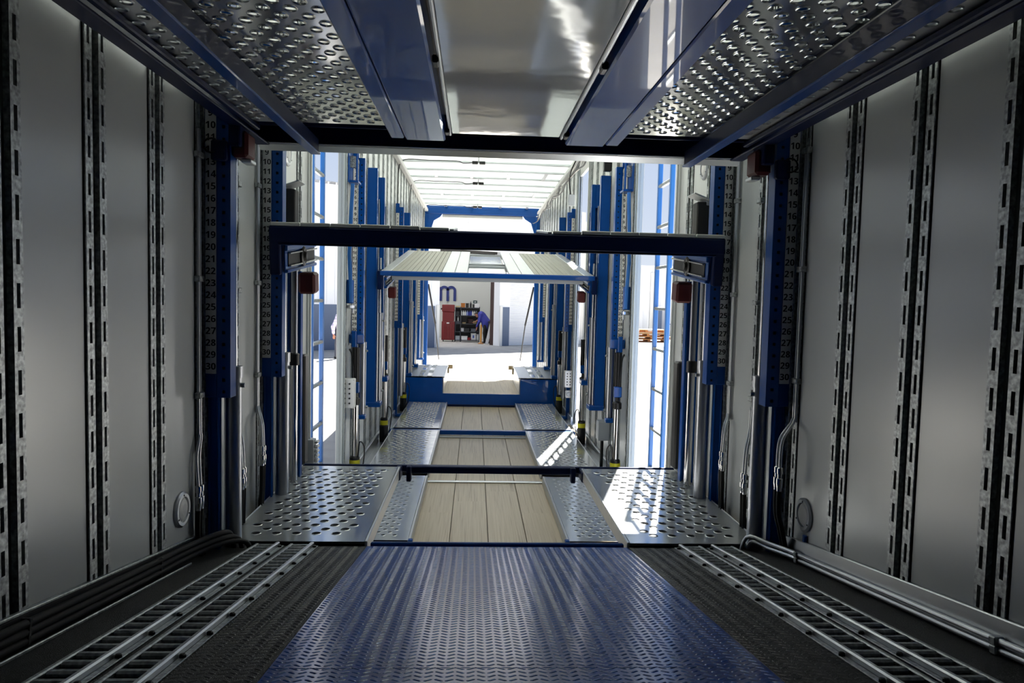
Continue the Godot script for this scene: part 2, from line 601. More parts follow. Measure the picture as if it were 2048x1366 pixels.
	for s in [-1.0, 1.0]:
		var p := MB.new()
		p.bx(s * 1.13, s * 1.22, -0.1, 3.43, REAR - 0.06, REAR + 0.04, 0.01)
		put(po, "post", p, M.blue)
		var g := MB.new()
		g.prism(PackedVector2Array([Vector2(s * 1.14, 3.44), Vector2(s * 0.85, 3.44), Vector2(s * 0.90, 3.37), Vector2(s * 1.03, 3.29), Vector2(s * 1.09, 3.10), Vector2(s * 1.14, 3.0)]), REAR - 0.03, REAR + 0.02)
		put(po, "gusset", g, M.blue)
	var bl2 := MB.new()
	bl2.bx(-0.85, 0.85, 3.36, 3.43, REAR - 0.05, REAR + 0.0, 0.01)
	put(po, "roller_blind", bl2, M.skin)
	for s in [-1.0, 1.0]:
		var g := thing("gas_strut", "thin black gas strut slanting beside the open rear end, %s" % ("left one" if s < 0 else "right one"), "strut", Vector3(s * 1.1, 0.3, REAR - 0.1))
		var b := MB.new()
		b.cyl(Vector3(s * 1.13, 1.95, REAR - 0.065), Vector3(s * 0.98, 1.1, REAR - 0.3), 0.02, 10)
		put(g, "barrel", b, M.black)
		var rd := MB.new()
		rd.cyl(Vector3(s * 0.98, 1.1, REAR - 0.3), Vector3(s * 0.9, 0.3, REAR - 0.5), 0.012, 8)
		put(g, "rod", rd, M.black)

# ---------------------------------------------------------------- the sloping front deck
const NEAR_O := Vector3(0, 0.585, -3.05)
const NEAR_TILT := -0.1635

func near_thing(called: String, label: String, category: String, group := "") -> Node3D:
	var o := thing(called, label, category, NEAR_O, group)
	o.rotation.x = NEAR_TILT
	return o

func tread(b: MB, x0: float, x1: float, z0: float, z1: float, y: float) -> void:
	var p := 0.0232
	var nx := int((x1 - x0) / p)
	var nz := int((z1 - z0) / p)
	for j in nz:
		for i in nx:
			var c := Vector3(x0 + (i + 0.5) * p, y, z0 + (j + 0.5) * p)
			var a := 0.62 if i % 2 == 0 else -0.62
			var d := Vector3(cos(a), 0, sin(a)) * 0.0118
			var w := Vector3(-sin(a), 0, cos(a)) * 0.0042
			var up := Vector3(0, 0.0022, 0)
			var r0 := c - d * 0.5 + up
			var r1 := c + d * 0.5 + up
			var nu := Vector3.UP
			var ns := (w.normalized() * 0.8 + nu).normalized()
			var nt := (-w.normalized() * 0.8 + nu).normalized()
			var nd := (d.normalized() * 0.8 + nu).normalized()
			var nb := (-d.normalized() * 0.8 + nu).normalized()
			b.q4(c - d * 0.7 + w, c + d * 0.7 + w, r1, r0, ns, ns, nu, nu)
			b.q4(c - d * 0.7 - w, c + d * 0.7 - w, r1, r0, nt, nt, nu, nu)
			b.t3(c + d * 0.7 + w, c + d, r1, ns, nd, nu)
			b.t3(c + d * 0.7 - w, c + d, r1, nt, nd, nu)
			b.t3(c - d * 0.7 + w, c - d, r0, ns, nb, nu)
			b.t3(c - d * 0.7 - w, c - d, r0, nt, nb, nu)

func build_near_deck() -> void:
	var dk := near_thing("front_deck", "sloping front deck in the foreground, blue tread plate between black grip strips", "deck")
	var b := MB.new()
	b.bx(-1.2, 1.2, -0.07, -0.006, -0.02, 4.3)
	put(dk, "base", b, M.dark_steel, true)
	for r in [[0.0, 1.4945], [1.4975, 4.28]]:
		var t := MB.new()
		t.bx(-0.572, 0.572, -0.006, 0.0, r[0], r[1], 0.001)
		put(dk, "tread_plate", t, M.tread_blue, true)
	var bumps := MB.new()
	tread(bumps, -0.57, 0.57, 0.005, 2.35, 0.0)
	var tb := put(dk, "tread_studs", bumps, M.tread_blue, true)
	tb.set_meta("kind", "stuff")
	var bb := MB.new()
	for s in [-1.0, 1.0]:
		tread(bb, minf(s * 0.575, s * 0.79), maxf(s * 0.575, s * 0.79), 0.005, 2.35, 0.0)
		var g := MB.new()
		g.bx(s * 0.573, s * 1.2, -0.006, 0.0, 0.0, 4.28, 0.001)
		put(dk, "grip_sheet", g, M.tread_black if false else M.grit, true)
	var tb2 := put(dk, "grip_studs", bb, M.tread_black, true)
	tb2.set_meta("kind", "stuff")
	var lip := MB.new()
	lip.bx(-0.56, 0.56, -0.05, 0.012, -0.05, -0.022, 0.005)
	put(dk, "end_lip", lip, M.blue, true)
	# lashing rails
	var rung := MB.new()
	rung.bx(-0.036, 0.036, -0.004, 0.012, -0.011, 0.011, 0.005)
	var rung_m := rung.done()
	var bolt := MB.new()
	bolt.lathe(Vector3.ZERO, Vector3.UP, [Vector2(0.0085, 0), Vector2(0.0085, 0.006), Vector2(0.005, 0.009), Vector2(0, 0.009)], 6)
	var bolt_m := bolt.done()
	for s in [-1.0, 1.0]:
		for k in 2:
			var cx: float = s * (0.845 if k == 0 else 0.99)
			var o := near_thing("lashing_rail", "%s galvanised lashing rail with ladder rungs on the %s of the sloping deck" % ["inner" if k == 0 else "outer", sd(s)], "rail", "lashing rails on the sloping deck")
			o.position += Basis(Vector3.RIGHT, NEAR_TILT) * Vector3(cx, 0, 0)
			var f := MB.new()
			f.bx(-s * 0.036, -s * 0.052, 0.001, 0.021, 0.02, 3.6, 0.004)
			put(o, "inner_flange", f, M.alu_soft, true)
			var f3 := MB.new()
			f3.bx(-s * 0.053, -s * 0.070, 0.001, 0.005, 0.02, 3.6, 0.001)
			put(o, "foot_strip", f3, M.galv, true)
			var f2 := MB.new()
			f2.bx(s * 0.036, s * 0.050, 0.001, 0.014, 0.02, 3.6, 0.003)
			put(o, "outer_flange", f2, M.galv, true)
			var web := MB.new()
			web.bx(-0.036, 0.036, 0.0005, 0.002, 0.02, 3.6)
			put(o, "web", web, M.dark_grey, true)
			for i in 60:
				var q := put(o, "rung", rung_m, M.galv, true)
				q.position = Vector3(0, 0.003, 0.05 + i * 0.0575)
			for i in 20:
				var q := put(o, "bolt", bolt_m, M.dark_steel, true)
				q.position = Vector3(-s * 0.061, 0.005, 0.06 + i * 0.172)
	# right: light kick plate and two pipes along the wall foot
	var kp := near_thing("kick_plate", "pale metal kick plate along the foot of the near right wall", "trim")
	var q2 := MB.new()
	q2.bx(1.203, 1.216, -0.06, 0.088, 0.18, 4.2, 0.003)
	put(kp, "plate", q2, M.alu_soft, true)
	for k in 2:
		var pp := near_thing("pipe_run", "%s of two thin pale pipes along the foot of the near right wall" % ["lower", "upper"][k], "pipe", "pipes at the foot of the near right wall")
		var p := MB.new()
		var y := 0.014 + 0.021 * k
		p.tube(bend([Vector3(1.08 - 0.02 * k, -0.07, 0.02), Vector3(1.11 - 0.02 * k, 0.02 + y, 0.05), Vector3(1.15, y + 0.012, 0.16), Vector3(1.185, y + 0.005, 0.32), Vector3(1.19, y, 0.6), Vector3(1.19, y, 4.0)], 5), 0.009, 8)
		put(pp, "pipe", p, M.alu_soft, true)
		for z in [0.33, 1.42, 2.5]:
			var c := MB.new()
			c.bx(1.175, 1.203, y - 0.011, y + 0.011, z - 0.012, z + 0.012, 0.003)
			put(pp, "clip", c, M.galv, true)
	# left: cable bundle
	for k in 3:
		var cc := near_thing("cable", "black cable along the foot of the near left wall, %s of the bundle" % ["lowest", "middle", "topmost"][k], "cable", "black cables at the foot of the near left wall")
		var p := MB.new()
		var y := 0.016 + 0.021 * k
		p.tube(bend([Vector3(-1.05 - 0.035 * k, -0.05, 0.03), Vector3(-1.06 - 0.03 * k, 0.02 + y * 0.6, 0.09), Vector3(-1.12, 0.03 + y, 0.22), Vector3(-1.175, 0.012 + y, 0.42), Vector3(-1.19, y, 0.8), Vector3(-1.188, y, 1.6), Vector3(-1.19, y, 4.0)], 5), 0.0105, 8)
		put(cc, "sheath", p, M.rubber, true)
		for z in [0.62, 1.35, 2.3]:
			var t := MB.new()
			t.bx(-1.202, -1.178, y - 0.0115, y + 0.0115, z - 0.006, z + 0.006, 0.002)
			put(cc, "cable_tie", t, M.ink, true)
	var es := near_thing("edge_strip", "thin pale metal strip edging the deck below the left cables", "trim")
	var e := MB.new()
	e.bx(-1.168, -1.160, 0.0, 0.009, 0.4, 4.2, 0.002)
	e.bx(-1.2185, -1.204, 0.074, 0.082, 0.25, 4.2, 0.002)
	put(es, "strip", e, M.galv, true)
	var bk2 := MB.new()
	bk2.bx(-1.2185, -1.206, -0.06, 0.073, 0.22, 4.2, 0.002)
	put(es, "rubber_skirt", bk2, M.rubber, true)
	# round marker lamps in the wall panels beside the first columns
	for rl in [[-1.0, -2.705, 0.845, "low on the near left wall by the cables"], [1.0, -2.75, 0.83, "low on the near right wall by the pipes"], [-1.0, -4.20, 2.47, "high on the panel before the left doorway"], [1.0, -4.20, 2.47, "high on the panel before the right doorway"]]:
		var s: float = rl[0]
		var c := Vector3(s * 1.22, rl[2], rl[1])
		var o := thing("round_lamp", "round clear lamp in a pale ring %s" % rl[3], "lamp", c)
		var ring := MB.new()
		ring.lathe(c, Vector3(-s, 0, 0), [Vector2(0.068, 0), Vector2(0.068, 0.006), Vector2(0.060, 0.012), Vector2(0.048, 0.012), Vector2(0.046, 0.004)], 32)
		put(o, "ring", ring, M.alu_soft if s < 0 else M.grey_box)
		var lens := MB.new()
		lens.lathe(c, Vector3(-s, 0, 0), [Vector2(0.046, 0.004), Vector2(0.038, 0.010), Vector2(0.022, 0.014), Vector2(0, 0.015)], 32)
		put(o, "lens", lens, M.white)
		for k in 3:
			var sc := MB.new()
			var an := PI / 2 + TAU * k / 3.0
			sc.lathe(c + Vector3(-s * 0.012, sin(an) * 0.054, cos(an) * 0.054), Vector3(-s, 0, 0), [Vector2(0.004, 0), Vector2(0.003, 0.002), Vector2(0, 0.002)], 8)
			put(o, "screw", sc, M.dark_steel)
	var tg := MB.new()
	tg.bx(1.206, 1.219, 0.715, 0.755, -2.735, -2.715, 0.003)
	single("blue_clip", "small blue clip on the right wall under the round lamp", "clip", tg, M.blue)

# ---------------------------------------------------------------- the deck overhead
func build_overhead_deck() -> void:
	var o := thing("overhead_deck", "raised upper deck overhead, blue beams between perforated aluminium plates", "deck", Vector3(0, 2.33, -3.28))
	var z0 := -3.0
	var z1 := 1.2
	for s in [-1.0, 1.0]:
		var sb := MB.new()
		sb.bx(s * 1.106, s * 1.096, 2.33, 2.46, -3.27, z1, 0.003)
		sb.bx(s * 1.106, s * 1.046, 2.33, 2.34, -3.27, z1, 0.003)
		put(o, "side_beam", sb, M.navy)
		var sa := MB.new()
		sa.bx(s * 1.044, s * 1.022, 2.345, 2.366, z0 - 0.05, z1, 0.004)
		put(o, "side_angle", sa, M.navy)
		var rb := MB.new()
		rb.bx(s * 0.826, s * 0.852, 2.300, 2.364, -3.255, z1, 0.005)
		put(o, "rib", rb, M.navy)
		rb = MB.new()
		rb.bx(s * 0.818, s * 0.862, 2.292, 2.301, -3.255, z1, 0.003)
		put(o, "rib_flange", rb, M.blue)
		var op := MB.new()
		op.perforated(minf(s * 0.858, s * 1.04), maxf(s * 0.858, s * 1.04), z0, z1, 2.370, 0.068, 0.045, 0.5, 0.0185, -0.0035, 0.027, 0.03, 14, 0.002)
		put(o, "outer_plate", op, M.alu_soft)
		var ip := MB.new()
		ip.perforated(minf(s * 0.475, s * 0.858), maxf(s * 0.475, s * 0.858), z0, z1, 2.372, 0.068, 0.045, 0.5, 0.0185, -0.0035, 0.034, 0.03, 14, 0.002)
		put(o, "inner_plate", ip, M.alu)
		var ch := MB.new()
		ch.bx(s * 0.256, s * 0.425, 2.335, 2.42, z0 - 0.09, z1, 0.007)
		put(o, "channel_beam", ch, M.blue_gloss)
		var cs := MB.new()
		cs.bx(s * 0.431, s * 0.488, 2.341, 2.40, z0 - 0.09, z1, 0.005)
		put(o, "channel_step", cs, M.blue_gloss)
		var tr := MB.new()
		tr.bx(s * 0.229, s * 0.240, 2.350, 2.372, z0 - 0.05, z1, 0.003)
		put(o, "edge_trim", tr, M.alu_soft)
		for zz in [-2.98, -2.12]:
			var lug := MB.new()
			lug.bx(s * 0.234, s * 0.253, 2.335, 2.358, zz, zz + 0.055, 0.004)
			put(o, "hinge_lug", lug, M.black)
	var cp := MB.new()
	cp.bx(-0.228, 0.228, 2.363, 2.371, z0 - 0.06, z1, 0.002)
	put(o, "centre_panel", cp, M.sheet)
	var cap := MB.new()
	cap.bx(-0.47, 0.47, 2.425, 2.431, z0, z1)
	put(o, "top_sheet", cap, M.alu_soft)
	var xb := MB.new()
	xb.bx(-1.10, 1.10, 2.345, 2.46, -3.28, -3.265, 0.003)
	xb.bx(-1.04, 1.04, 2.375, 2.46, -3.09, -3.08, 0.002)
	xb.bx(-1.10, 1.10, 2.45, 2.46, -3.265, -3.0)
	put(o, "cross_beam", xb, M.navy)
	var fl := MB.new()
	fl.box(Vector3(0, 2.328, -3.297), Vector3(2.20, 0.005, 0.047), 0.002, Basis(Vector3.RIGHT, -0.5))
	fl.bx(-1.10, 1.10, 2.338, 2.344, -3.29, -3.26, 0.002)
	put(o, "end_flange", fl, M.alu_soft)
	for s in [-1.0, 1.0]:
		var bk := MB.new()
		bk.bx(s * 1.11, s * 1.170, 2.19, 2.27, -2.925, -2.895, 0.006)
		bk.bx(s * 1.06, s * 1.106, 2.25, 2.345, -3.03, -2.91, 0.005)
		put(o, "corner_bracket", bk, M.navy)
		var rd := MB.new()
		rd.bx(s * 1.040, s * 1.108, 2.213, 2.318, -3.05, -2.94, 0.012)
		var rr := put(o, "lock_cover", rd, M.red)
		rr.set_meta("label", "dark red rubber lock cover")
		var ti := MB.new()
		ti.bx(s * 1.035, s * 1.075, 2.196, 2.211, -3.04, -2.97, 0.003)
		put(o, "lock_pin", ti, M.alu_soft)
		var hs := MB.new()
		var hp := []
		for k in 9:
			var an := lerpf(-0.6, PI + 0.4, k / 8.0)
			hp.append(Vector3(s * (1.165 + 0.03 * sin(an)), 2.245 + 0.028 * cos(an), -2.89))
		hs.tube(hp, 0.004, 6)
		put(o, "release_cable", hs, M.black)
	o.position.x = -0.009

# ---------------------------------------------------------------- tilted lift decks further in
func arm_parts(o: Node3D, s: float, xi: float, xo: float, l: float, y0: float, y1: float) -> void:
	var a := MB.new()
	a.bx(s * xo, s * (xo - 0.008), y0, y1, -l, -0.05, 0.002)
	a.bx(s * xi, s * xo, y1 - 0.03, y1, -l, -0.05, 0.004)
	a.bx(s * xi, s * xo, y0, y0 + 0.018, -l, -0.05, 0.004)
	put(o, "side_arm", a, M.blue, true)
	var d := MB.new()
	d.bx(s * (xo - 0.009), s * (xo - 0.012), y0 + 0.03, y1 - 0.04, -l + 0.03, -0.1)
	put(o, "arm_slot", d, M.ink, true)
	var pu := MB.new()
	pu.lathe(Vector3(s * (xo - 0.012), (y0 + y1) / 2, -minf(0.45, l * 0.55)), Vector3(-s, 0, 0), [Vector2(0.055, 0), Vector2(0.055, 0.010), Vector2(0.045, 0.016), Vector2(0.03, 0.012), Vector2(0.02, 0.026), Vector2(0, 0.026)], 20)
	put(o, "pulley", pu, M.black, true)
	var ca := MB.new()
	for yy in [y1 - 0.042, y0 + 0.034]:
		ca.cyl(Vector3(s * (xo - 0.02), yy, -0.1), Vector3(s * (xo - 0.02), yy, -l), 0.005, 6)
	put(o, "lift_cable", ca, M.galv, true)
	var e := MB.new()
	e.bx(s * (xo + 0.008), s * (xo + 0.059), y0 - 0.008, -0.005, -0.050, -0.004, 0.006)
	put(o, "end_plate", e, M.navy, true)

func slats(o: Node3D, s: float, x0: float, x1: float, n: int, l: float) -> void:
	var w := (x1 - x0) / n
	for i in n:
		var b := MB.new()
		b.bx(s * (x0 + i * w + 0.002), s * (x0 + (i + 1) * w - 0.002), -0.02, 0.0, -l, -0.012, 0.003)
		put(o, "tread_slat", b, M.plate_slat, true)

func build_lift_decks() -> void:
	M.alu_lip = mat(Color(0.82, 0.83, 0.80), 0.45, 0.3)
	M.plate_slat = mat(Color(0.66, 0.65, 0.60), 0.5, 0.35)
	# second deck: seen almost edge-on behind the second pair of columns
	var a := thing("lift_deck", "lift deck seen edge-on with a dark navy front beam across the trailer", "deck", Vector3(0, 2.013, -3.63))
	a.rotation.x = 0.106
	var fb := MB.new()
	fb.bx(-1.164, 1.164, -0.092, -0.006, -0.05, 0.0, 0.008)
	fb.bx(-1.12, 1.12, -0.100, -0.092, -0.04, -0.004, 0.003)
	put(a, "front_beam", fb, M.navy, true)
	for s in [-1.0, 1.0]:
		for k in 6:
			var pl := MB.new()
			pl.bx(s * (0.265 + 0.149 * k), s * (0.410 + 0.149 * k), -0.006, 0.0135 if k > 0 else 0.009, -0.022, -0.003, 0.003)
			put(a, "plate_lip", pl, M.alu_lip, true)
	for s in [-1.0, 1.0]:
		slats(a, s, 0.42, 1.10, 11, 0.74)
		var st := MB.new()
		st.bx(s * 0.24, s * 0.415, -0.03, -0.003, -0.74, -0.02, 0.004)
		st.bx(s * 0.24, s * 0.262, -0.06, 0.005, -0.74, -0.02, 0.003)
		put(a, "inner_strip", st, M.alu_soft, true)
		arm_parts(a, s, 1.085, 1.105, 0.72, -0.245, -0.103)
		var rd := MB.new()
		rd.bx(s * 0.995, s * 1.085, -0.372, -0.257, -0.36, -0.25, 0.012)
		var r := put(a, "lock_cover", rd, M.red, true)
		r.set_meta("label", "dark red rubber lock cover")
	for z in [-0.36, -0.70]:
		var x := MB.new()
		x.bx(-1.1, 1.1, -0.075, -0.022, z - 0.03, z, 0.004)
		put(a, "cross_member", x, M.navy, true)
	# third deck: its slatted top is in view
	var b := thing("lift_deck", "tilted lift deck in the middle distance with grey slatted top and blue front beam", "deck", Vector3(0, 1.917, -7.03))
	b.rotation.x = 0.137
	var f2 := MB.new()
	f2.bx(-1.065, 1.065, -0.05, -0.001, -0.03, 0.0, 0.008)
	put(b, "front_beam", f2, M.blue, true)
	for s in [-1.0, 1.0]:
		slats(b, s, 0.46, 0.955, 10, 2.8)
		var ed := MB.new()
		ed.bx(s * 0.957, s * 1.05, -0.02, 0.001, -2.8, -0.012, 0.003)
		put(b, "edge_strip", ed, M.alu_soft, true)
		for k in 2:
			var st := MB.new()
			st.bx(s * (0.205 + 0.128 * k), s * (0.330 + 0.128 * k), -0.022, 0.002, -2.8, -0.012, 0.004)
			put(b, "inner_strip", st, M.alu_soft, true)
		arm_parts(b, s, 1.0, 1.03, 1.2, -0.18, -0.07)
		var rd := MB.new()
		rd.bx(s * 0.93, s * 1.01, -0.30, -0.19, -0.32, -0.2, 0.012)
		var r := put(b, "lock_cover", rd, M.red, true)
		r.set_meta("label", "dark red rubber lock cover")
	for z in [-0.03, -1.05, -1.35, -2.76]:
		var x := MB.new()
		x.bx(-0.95, 0.95, -0.09, -0.03, z - 0.04, z, 0.004)
		put(b, "cross_member", x, M.grey_box, true)
	var sh := MB.new()
	sh.bx(-0.204, 0.204, -0.05, -0.044, -2.75, -0.1, 0.002)
	put(b, "centre_sheet", sh, M.sheet, true)

# ---------------------------------------------------------------- perforated plates on and above the main floor
func build_floor_ramps() -> void:
	for s in [-1.0, 1.0]:
		var o := thing("perforated_plate", "wide shiny perforated plate at the %s foot of the sloping deck" % sd(s), "ramp plate", Vector3(s * 0.88, 0.6, -3.7), "two wide plates at the foot of the sloping deck")
		var p := MB.new()
		p.perforated(minf(s * 0.585, s * 1.175), maxf(s * 0.585, s * 1.175), -4.43, -3.055, 0.603, 0.088, 0.0585, s * 0.3333, 0.022, 0.0022, 0.07, 0.06, 16, 0.002)
		put(o, "plate", p, M.alu_bright)
		var ut := MB.new()
		ut.bx(s * 0.588, s * 1.172, 0.570, 0.573, -4.42, -3.075)
		put(o, "under_tray", ut, M.black)
		var f := MB.new()
		f.bx(s * 0.572, s * 0.584, 0.535, 0.604, -4.43, -3.06, 0.003)
		put(o, "inner_flange", f, M.alu_soft)
		var f2 := MB.new()
		f2.bx(s * 1.176, s * 1.181, 0.58, 0.609, -4.43, -3.06, 0.002)
		put(o, "outer_edge", f2, M.alu_soft)
		var f3 := MB.new()
		f3.bx(s * 0.585, s * 1.175, 0.575, 0.597, -3.068, -3.06, 0.002)
		f3.bx(s * 0.585, s * 1.175, 0.592, 0.598, -3.06, -3.048, 0.002)
		put(o, "front_lip", f3, M.dark_steel)
		var g := MB.new()
		g.bx(s * 0.565, s * 0.60, 0.53, 0.595, -4.50, -4.36, 0.006)
		put(o, "hinge_lug", g, M.navy)
	var cb := thing("cross_beam", "navy cross beam joining the far ends of the two wide plates", "beam", Vector3(0, 0.56, -4.47))
	var c := MB.new()
	c.bx(-0.52, 0.52, 0.562, 0.606, -4.49, -4.43, 0.006)
	put(cb, "bar", c, M.navy)
	var c2 := MB.new()
	c2.bx(-1.19, 1.19, 0.555, 0.597, -4.52, -4.495, 0.004)
	put(cb, "rear_rail", c2, M.navy)
	for s in [-1.0, 1.0]:
		var l := MB.new()
		l.bx(s * 0.50, s * 0.53, 0.52, 0.616, -4.44, -4.38, 0.005)
		put(cb, "lug", l, M.navy)
		# its drop legs stand on the floor by the walls
		var leg := MB.new()
		leg.bx(s * 1.14, s * 1.185, 0.012, 0.56, -4.53, -4.48, 0.006)
		put(cb, "leg", leg, M.navy)
	# three pairs of floor ramps
	var runs := [[-4.6, -6.30, "nearest"], [-6.52, -8.50, "second"], [-8.63, -10.80, "farthest"]]
	for k in 3:
		for s in [-1.0, 1.0]:
			var r = runs[k]
			var o := thing("floor_ramp", "%s perforated wheel ramp on the %s side of the plank floor" % [r[2], sd(s)], "ramp plate", Vector3(s * 0.8, 0, (r[0] + r[1]) / 2), "perforated wheel ramps on the plank floor")
			var x0 := minf(s * 0.535, s * 1.085)
			var x1 := maxf(s * 0.535, s * 1.085)
			var p := MB.new()
			p.perforated(x0, x1, r[1], r[0], 0.075, 0.076, 0.066 if k > 0 else 0.058, 0.5, 0.020 if k > 0 else 0.017, 0.0022, 0.075, 0.06, 8, 0.002)
			put(o, "plate", p, M.alu_bright)
			var ut := MB.new()
			ut.bx(x0 + 0.004, x1 - 0.004, 0.046, 0.049, r[1] + 0.01, r[0] - 0.02)
			put(o, "under_tray", ut, M.black)
			var f := MB.new()
			f.bx(s * 0.515, s * 0.534, 0.001, 0.078, r[1], r[0], 0.004)
			put(o, "inner_flange", f, M.alu_soft)
			var f2 := MB.new()
			f2.bx(s * 1.086, s * 1.092, 0.001, 0.08, r[1], r[0], 0.002)
			put(o, "outer_flange", f2, M.alu_soft)
			var f3 := MB.new()
			f3.bx(x0, x1, 0.03, 0.072, r[0] - 0.012, r[0] - 0.002, 0.002)
			put(o, "end_lip", f3, M.dark_steel)
	var t := thing("cross_bar", "blue bar lying across the plank floor between the second and farthest ramps", "beam", Vector3(0, 0, -8.55))
	var tb := MB.new()
	tb.bx(-1.13, 1.13, 0.014, 0.066, -8.61, -8.53, 0.008)
	put(t, "bar", tb, M.blue)
	var t2 := thing("cross_bar", "low blue bar across the plank floor at the start of the nearest floor ramps", "beam", Vector3(0, 0, -4.55))
	var tb2 := MB.new()
	tb2.bx(-1.12, 1.12, 0.002, 0.05, -4.585, -4.53, 0.008)
	put(t2, "bar", tb2, M.blue)
	for s in [-1.0, 1.0]:
		var lg := MB.new()
		lg.bx(s * 0.50, s * 0.53, 0.05, 0.09, -4.595, -4.55, 0.004)
		put(t2, "lug", lg, M.blue)
	# raised step over the rear axles
	var st := thing("axle_step", "blue step across the trailer with a recessed middle before the open rear", "step", Vector3(0, 0, -10.9))
	var poly := PackedVector2Array([Vector2(-1.17, 0), Vector2(1.17, 0), Vector2(1.17, 0.452), Vector2(0.6, 0.452), Vector2(0.6, 0.195), Vector2(-0.6, 0.195), Vector2(-0.6, 0.452), Vector2(-1.17, 0.452)])
	var ff := MB.new()
	ff.prism(poly, -10.93, -10.90)
	put(st, "front_face", ff, M.blue_gloss)
	var foot := MB.new()
	foot.bx(-1.12, 1.12, 0.0, 0.03, -10.898, -10.87, 0.004)
	put(st, "foot_rail", foot, M.navy)
	var cen := MB.new()
	cen.bx(-0.599, 0.599, 0.175, 0.195, -12.9, -10.932, 0.003)
	put(st, "centre_floor", cen, M.planks[1])
	for s in [-1.0, 1.0]:
		var ch := MB.new()
		ch.bx(s * 0.585, s * 0.60, 0.197, 0.445, -12.9, -10.932, 0.002)
		put(st, "inner_cheek", ch, M.alu_soft)
		# arched top: a strip of short slabs
		var tp := MB.new()
		var rl := []
		for k in 9:
			var u := k / 8.0
			rl.append(Vector2(-10.9 - 2.5 * u, 0.455 + 0.035 * sin(u * PI) - 0.14 * maxf(0.0, u - 0.55)))
		for k in 8:
			var a: Vector2 = rl[k]
			var b: Vector2 = rl[k + 1]
			tp.quad(Vector3(s * 0.57, a.y, a.x), Vector3(s * 1.19, a.y, a.x), Vector3(s * 1.19, b.y, b.x), Vector3(s * 0.57, b.y, b.x), Vector3.UP)
			tp.quad(Vector3(s * 0.57, a.y, a.x), Vector3(s * 0.57, b.y, b.x), Vector3(s * 0.57, b.y - 0.02, b.x), Vector3(s * 0.57, a.y - 0.02, a.x), Vector3(-s, 0, 0))
		tp.quad(Vector3(s * 0.57, rl[0].y, rl[0].x), Vector3(s * 1.19, rl[0].y, rl[0].x), Vector3(s * 1.19, rl[0].y - 0.02, rl[0].x), Vector3(s * 0.57, rl[0].y - 0.02, rl[0].x), Vector3.BACK)
		put(st, "top_plate", tp, M.alu_soft)
		for c3 in [0.80, 0.93]:
			for k in 8:
				var a: Vector2 = rl[k]
				var b: Vector2 = rl[k + 1]
				var q := MB.new()
				var sl := atan2(b.y - a.y, a.x - b.x)
				q.box(Vector3(s * c3, (a.y + b.y) / 2 + 0.006, (a.x + b.x) / 2), Vector3(0.075, 0.01, 0.30), 0.003, Basis(Vector3.RIGHT, sl))
				put(st, "track_plate", q, M.alu if k % 2 == 0 else M.galv)
		var cl := MB.new()
		cl.bx(s * 0.50, s * 0.585, 0.40, 0.47, -12.75, -12.68, 0.004)
		cl.bx(s * 0.56, s * 0.585, 0.33, 0.47, -12.68, -12.55, 0.004)
		put(st, "stop_block", cl, M.planks[0])
	var un := MB.new()
	un.bx(-1.22, 1.22, -0.2, 0.17, -12.9, -10.94)
	put(st, "underframe", un, M.dark_steel)

# ---------------------------------------------------------------- numbered lift columns, cylinders, posts
func number_column(s: float, z: float, label: String, low: float) -> void:
	var o := thing("numbered_column", label, "column", Vector3(s * 1.165, low, z), "numbered lift columns along both walls")
	# perforated blue channel
	var hc := MB.new()
	hc.slotted(Transform3D(Basis.IDENTITY, Vector3(s * 1.1395, 0, z)), 0.054, 1.24, 2.87, 0.0125, 0.0125, 0.0483, 0.004)
	hc.bx(s * 1.1125, s * 1.1165, 1.24, 2.87, z - 0.065, z - 0.004, 0.001)
	hc.bx(s * 1.1625, s * 1.1665, 1.24, 2.87, z - 0.065, z - 0.004, 0.001)
	hc.bx(s * 1.1125, s * 1.1665, 1.24, 2.87, z - 0.068, z - 0.065)
	put(o, "hole_channel", hc, M.blue)
	var hd := MB.new()
	hd.bx(s * 1.118, s * 1.161, 1.245, 2.865, z - 0.012, z - 0.010)
	put(o, "hole_backing", hd, M.core)
	var bp := MB.new()
	bp.bx(s * 1.1675, s * 1.217, 1.24, 2.92, z - 0.03, z - 0.006, 0.003)
	put(o, "back_plate", bp, M.blue)
	var np := MB.new()
	np.bx(s * 1.170, s * 1.2125, 1.338, 2.79, z - 0.006, z - 0.002, 0.0005)
	var pl := put(o, "number_plate", np, M.plate_white)
	var tm := TextMesh.new()
	var font := SystemFont.new()
	font.font_names = PackedStringArray(["Droid Sans"])
	font.font_weight = 700
	tm.font = font
	tm.font_size = 36
	tm.pixel_size = 0.00104
	tm.depth = 0.0008
	tm.curve_step = 1.5
	var txt := ""
	for i in 30:
		txt += str(i + 1) + ("\n" if i < 29 else "")
	tm.text = txt
	tm.line_spacing = 0.0483 / tm.pixel_size - font.get_height(36)
	tm.horizontal_alignment = HORIZONTAL_ALIGNMENT_CENTER
	tm.vertical_alignment = VERTICAL_ALIGNMENT_CENTER
	var n := put(pl, "numbers", tm, M.ink, true)
	n.position = Vector3(s * 1.1912, 2.068, z - 0.0016)
	# fixed post behind, down to the foot
	var p := MB.new()
	p.bx(s * 1.172, s * 1.214, low, 2.9, z - 0.075, z - 0.034, 0.005)
	p.bx(s * 1.166, s * 1.178, low, 1.24, z - 0.036, z - 0.026, 0.004)
	p.bx(s * 1.205, s * 1.215, low, 1.24, z - 0.036, z - 0.026, 0.004)
	put(o, "post", p, M.blue)
	var ft := MB.new()
	ft.bx(s * 1.09, s * 1.216, low, low + 0.035, z - 0.10, z - 0.02, 0.005)
	put(o, "foot", ft, M.blue)

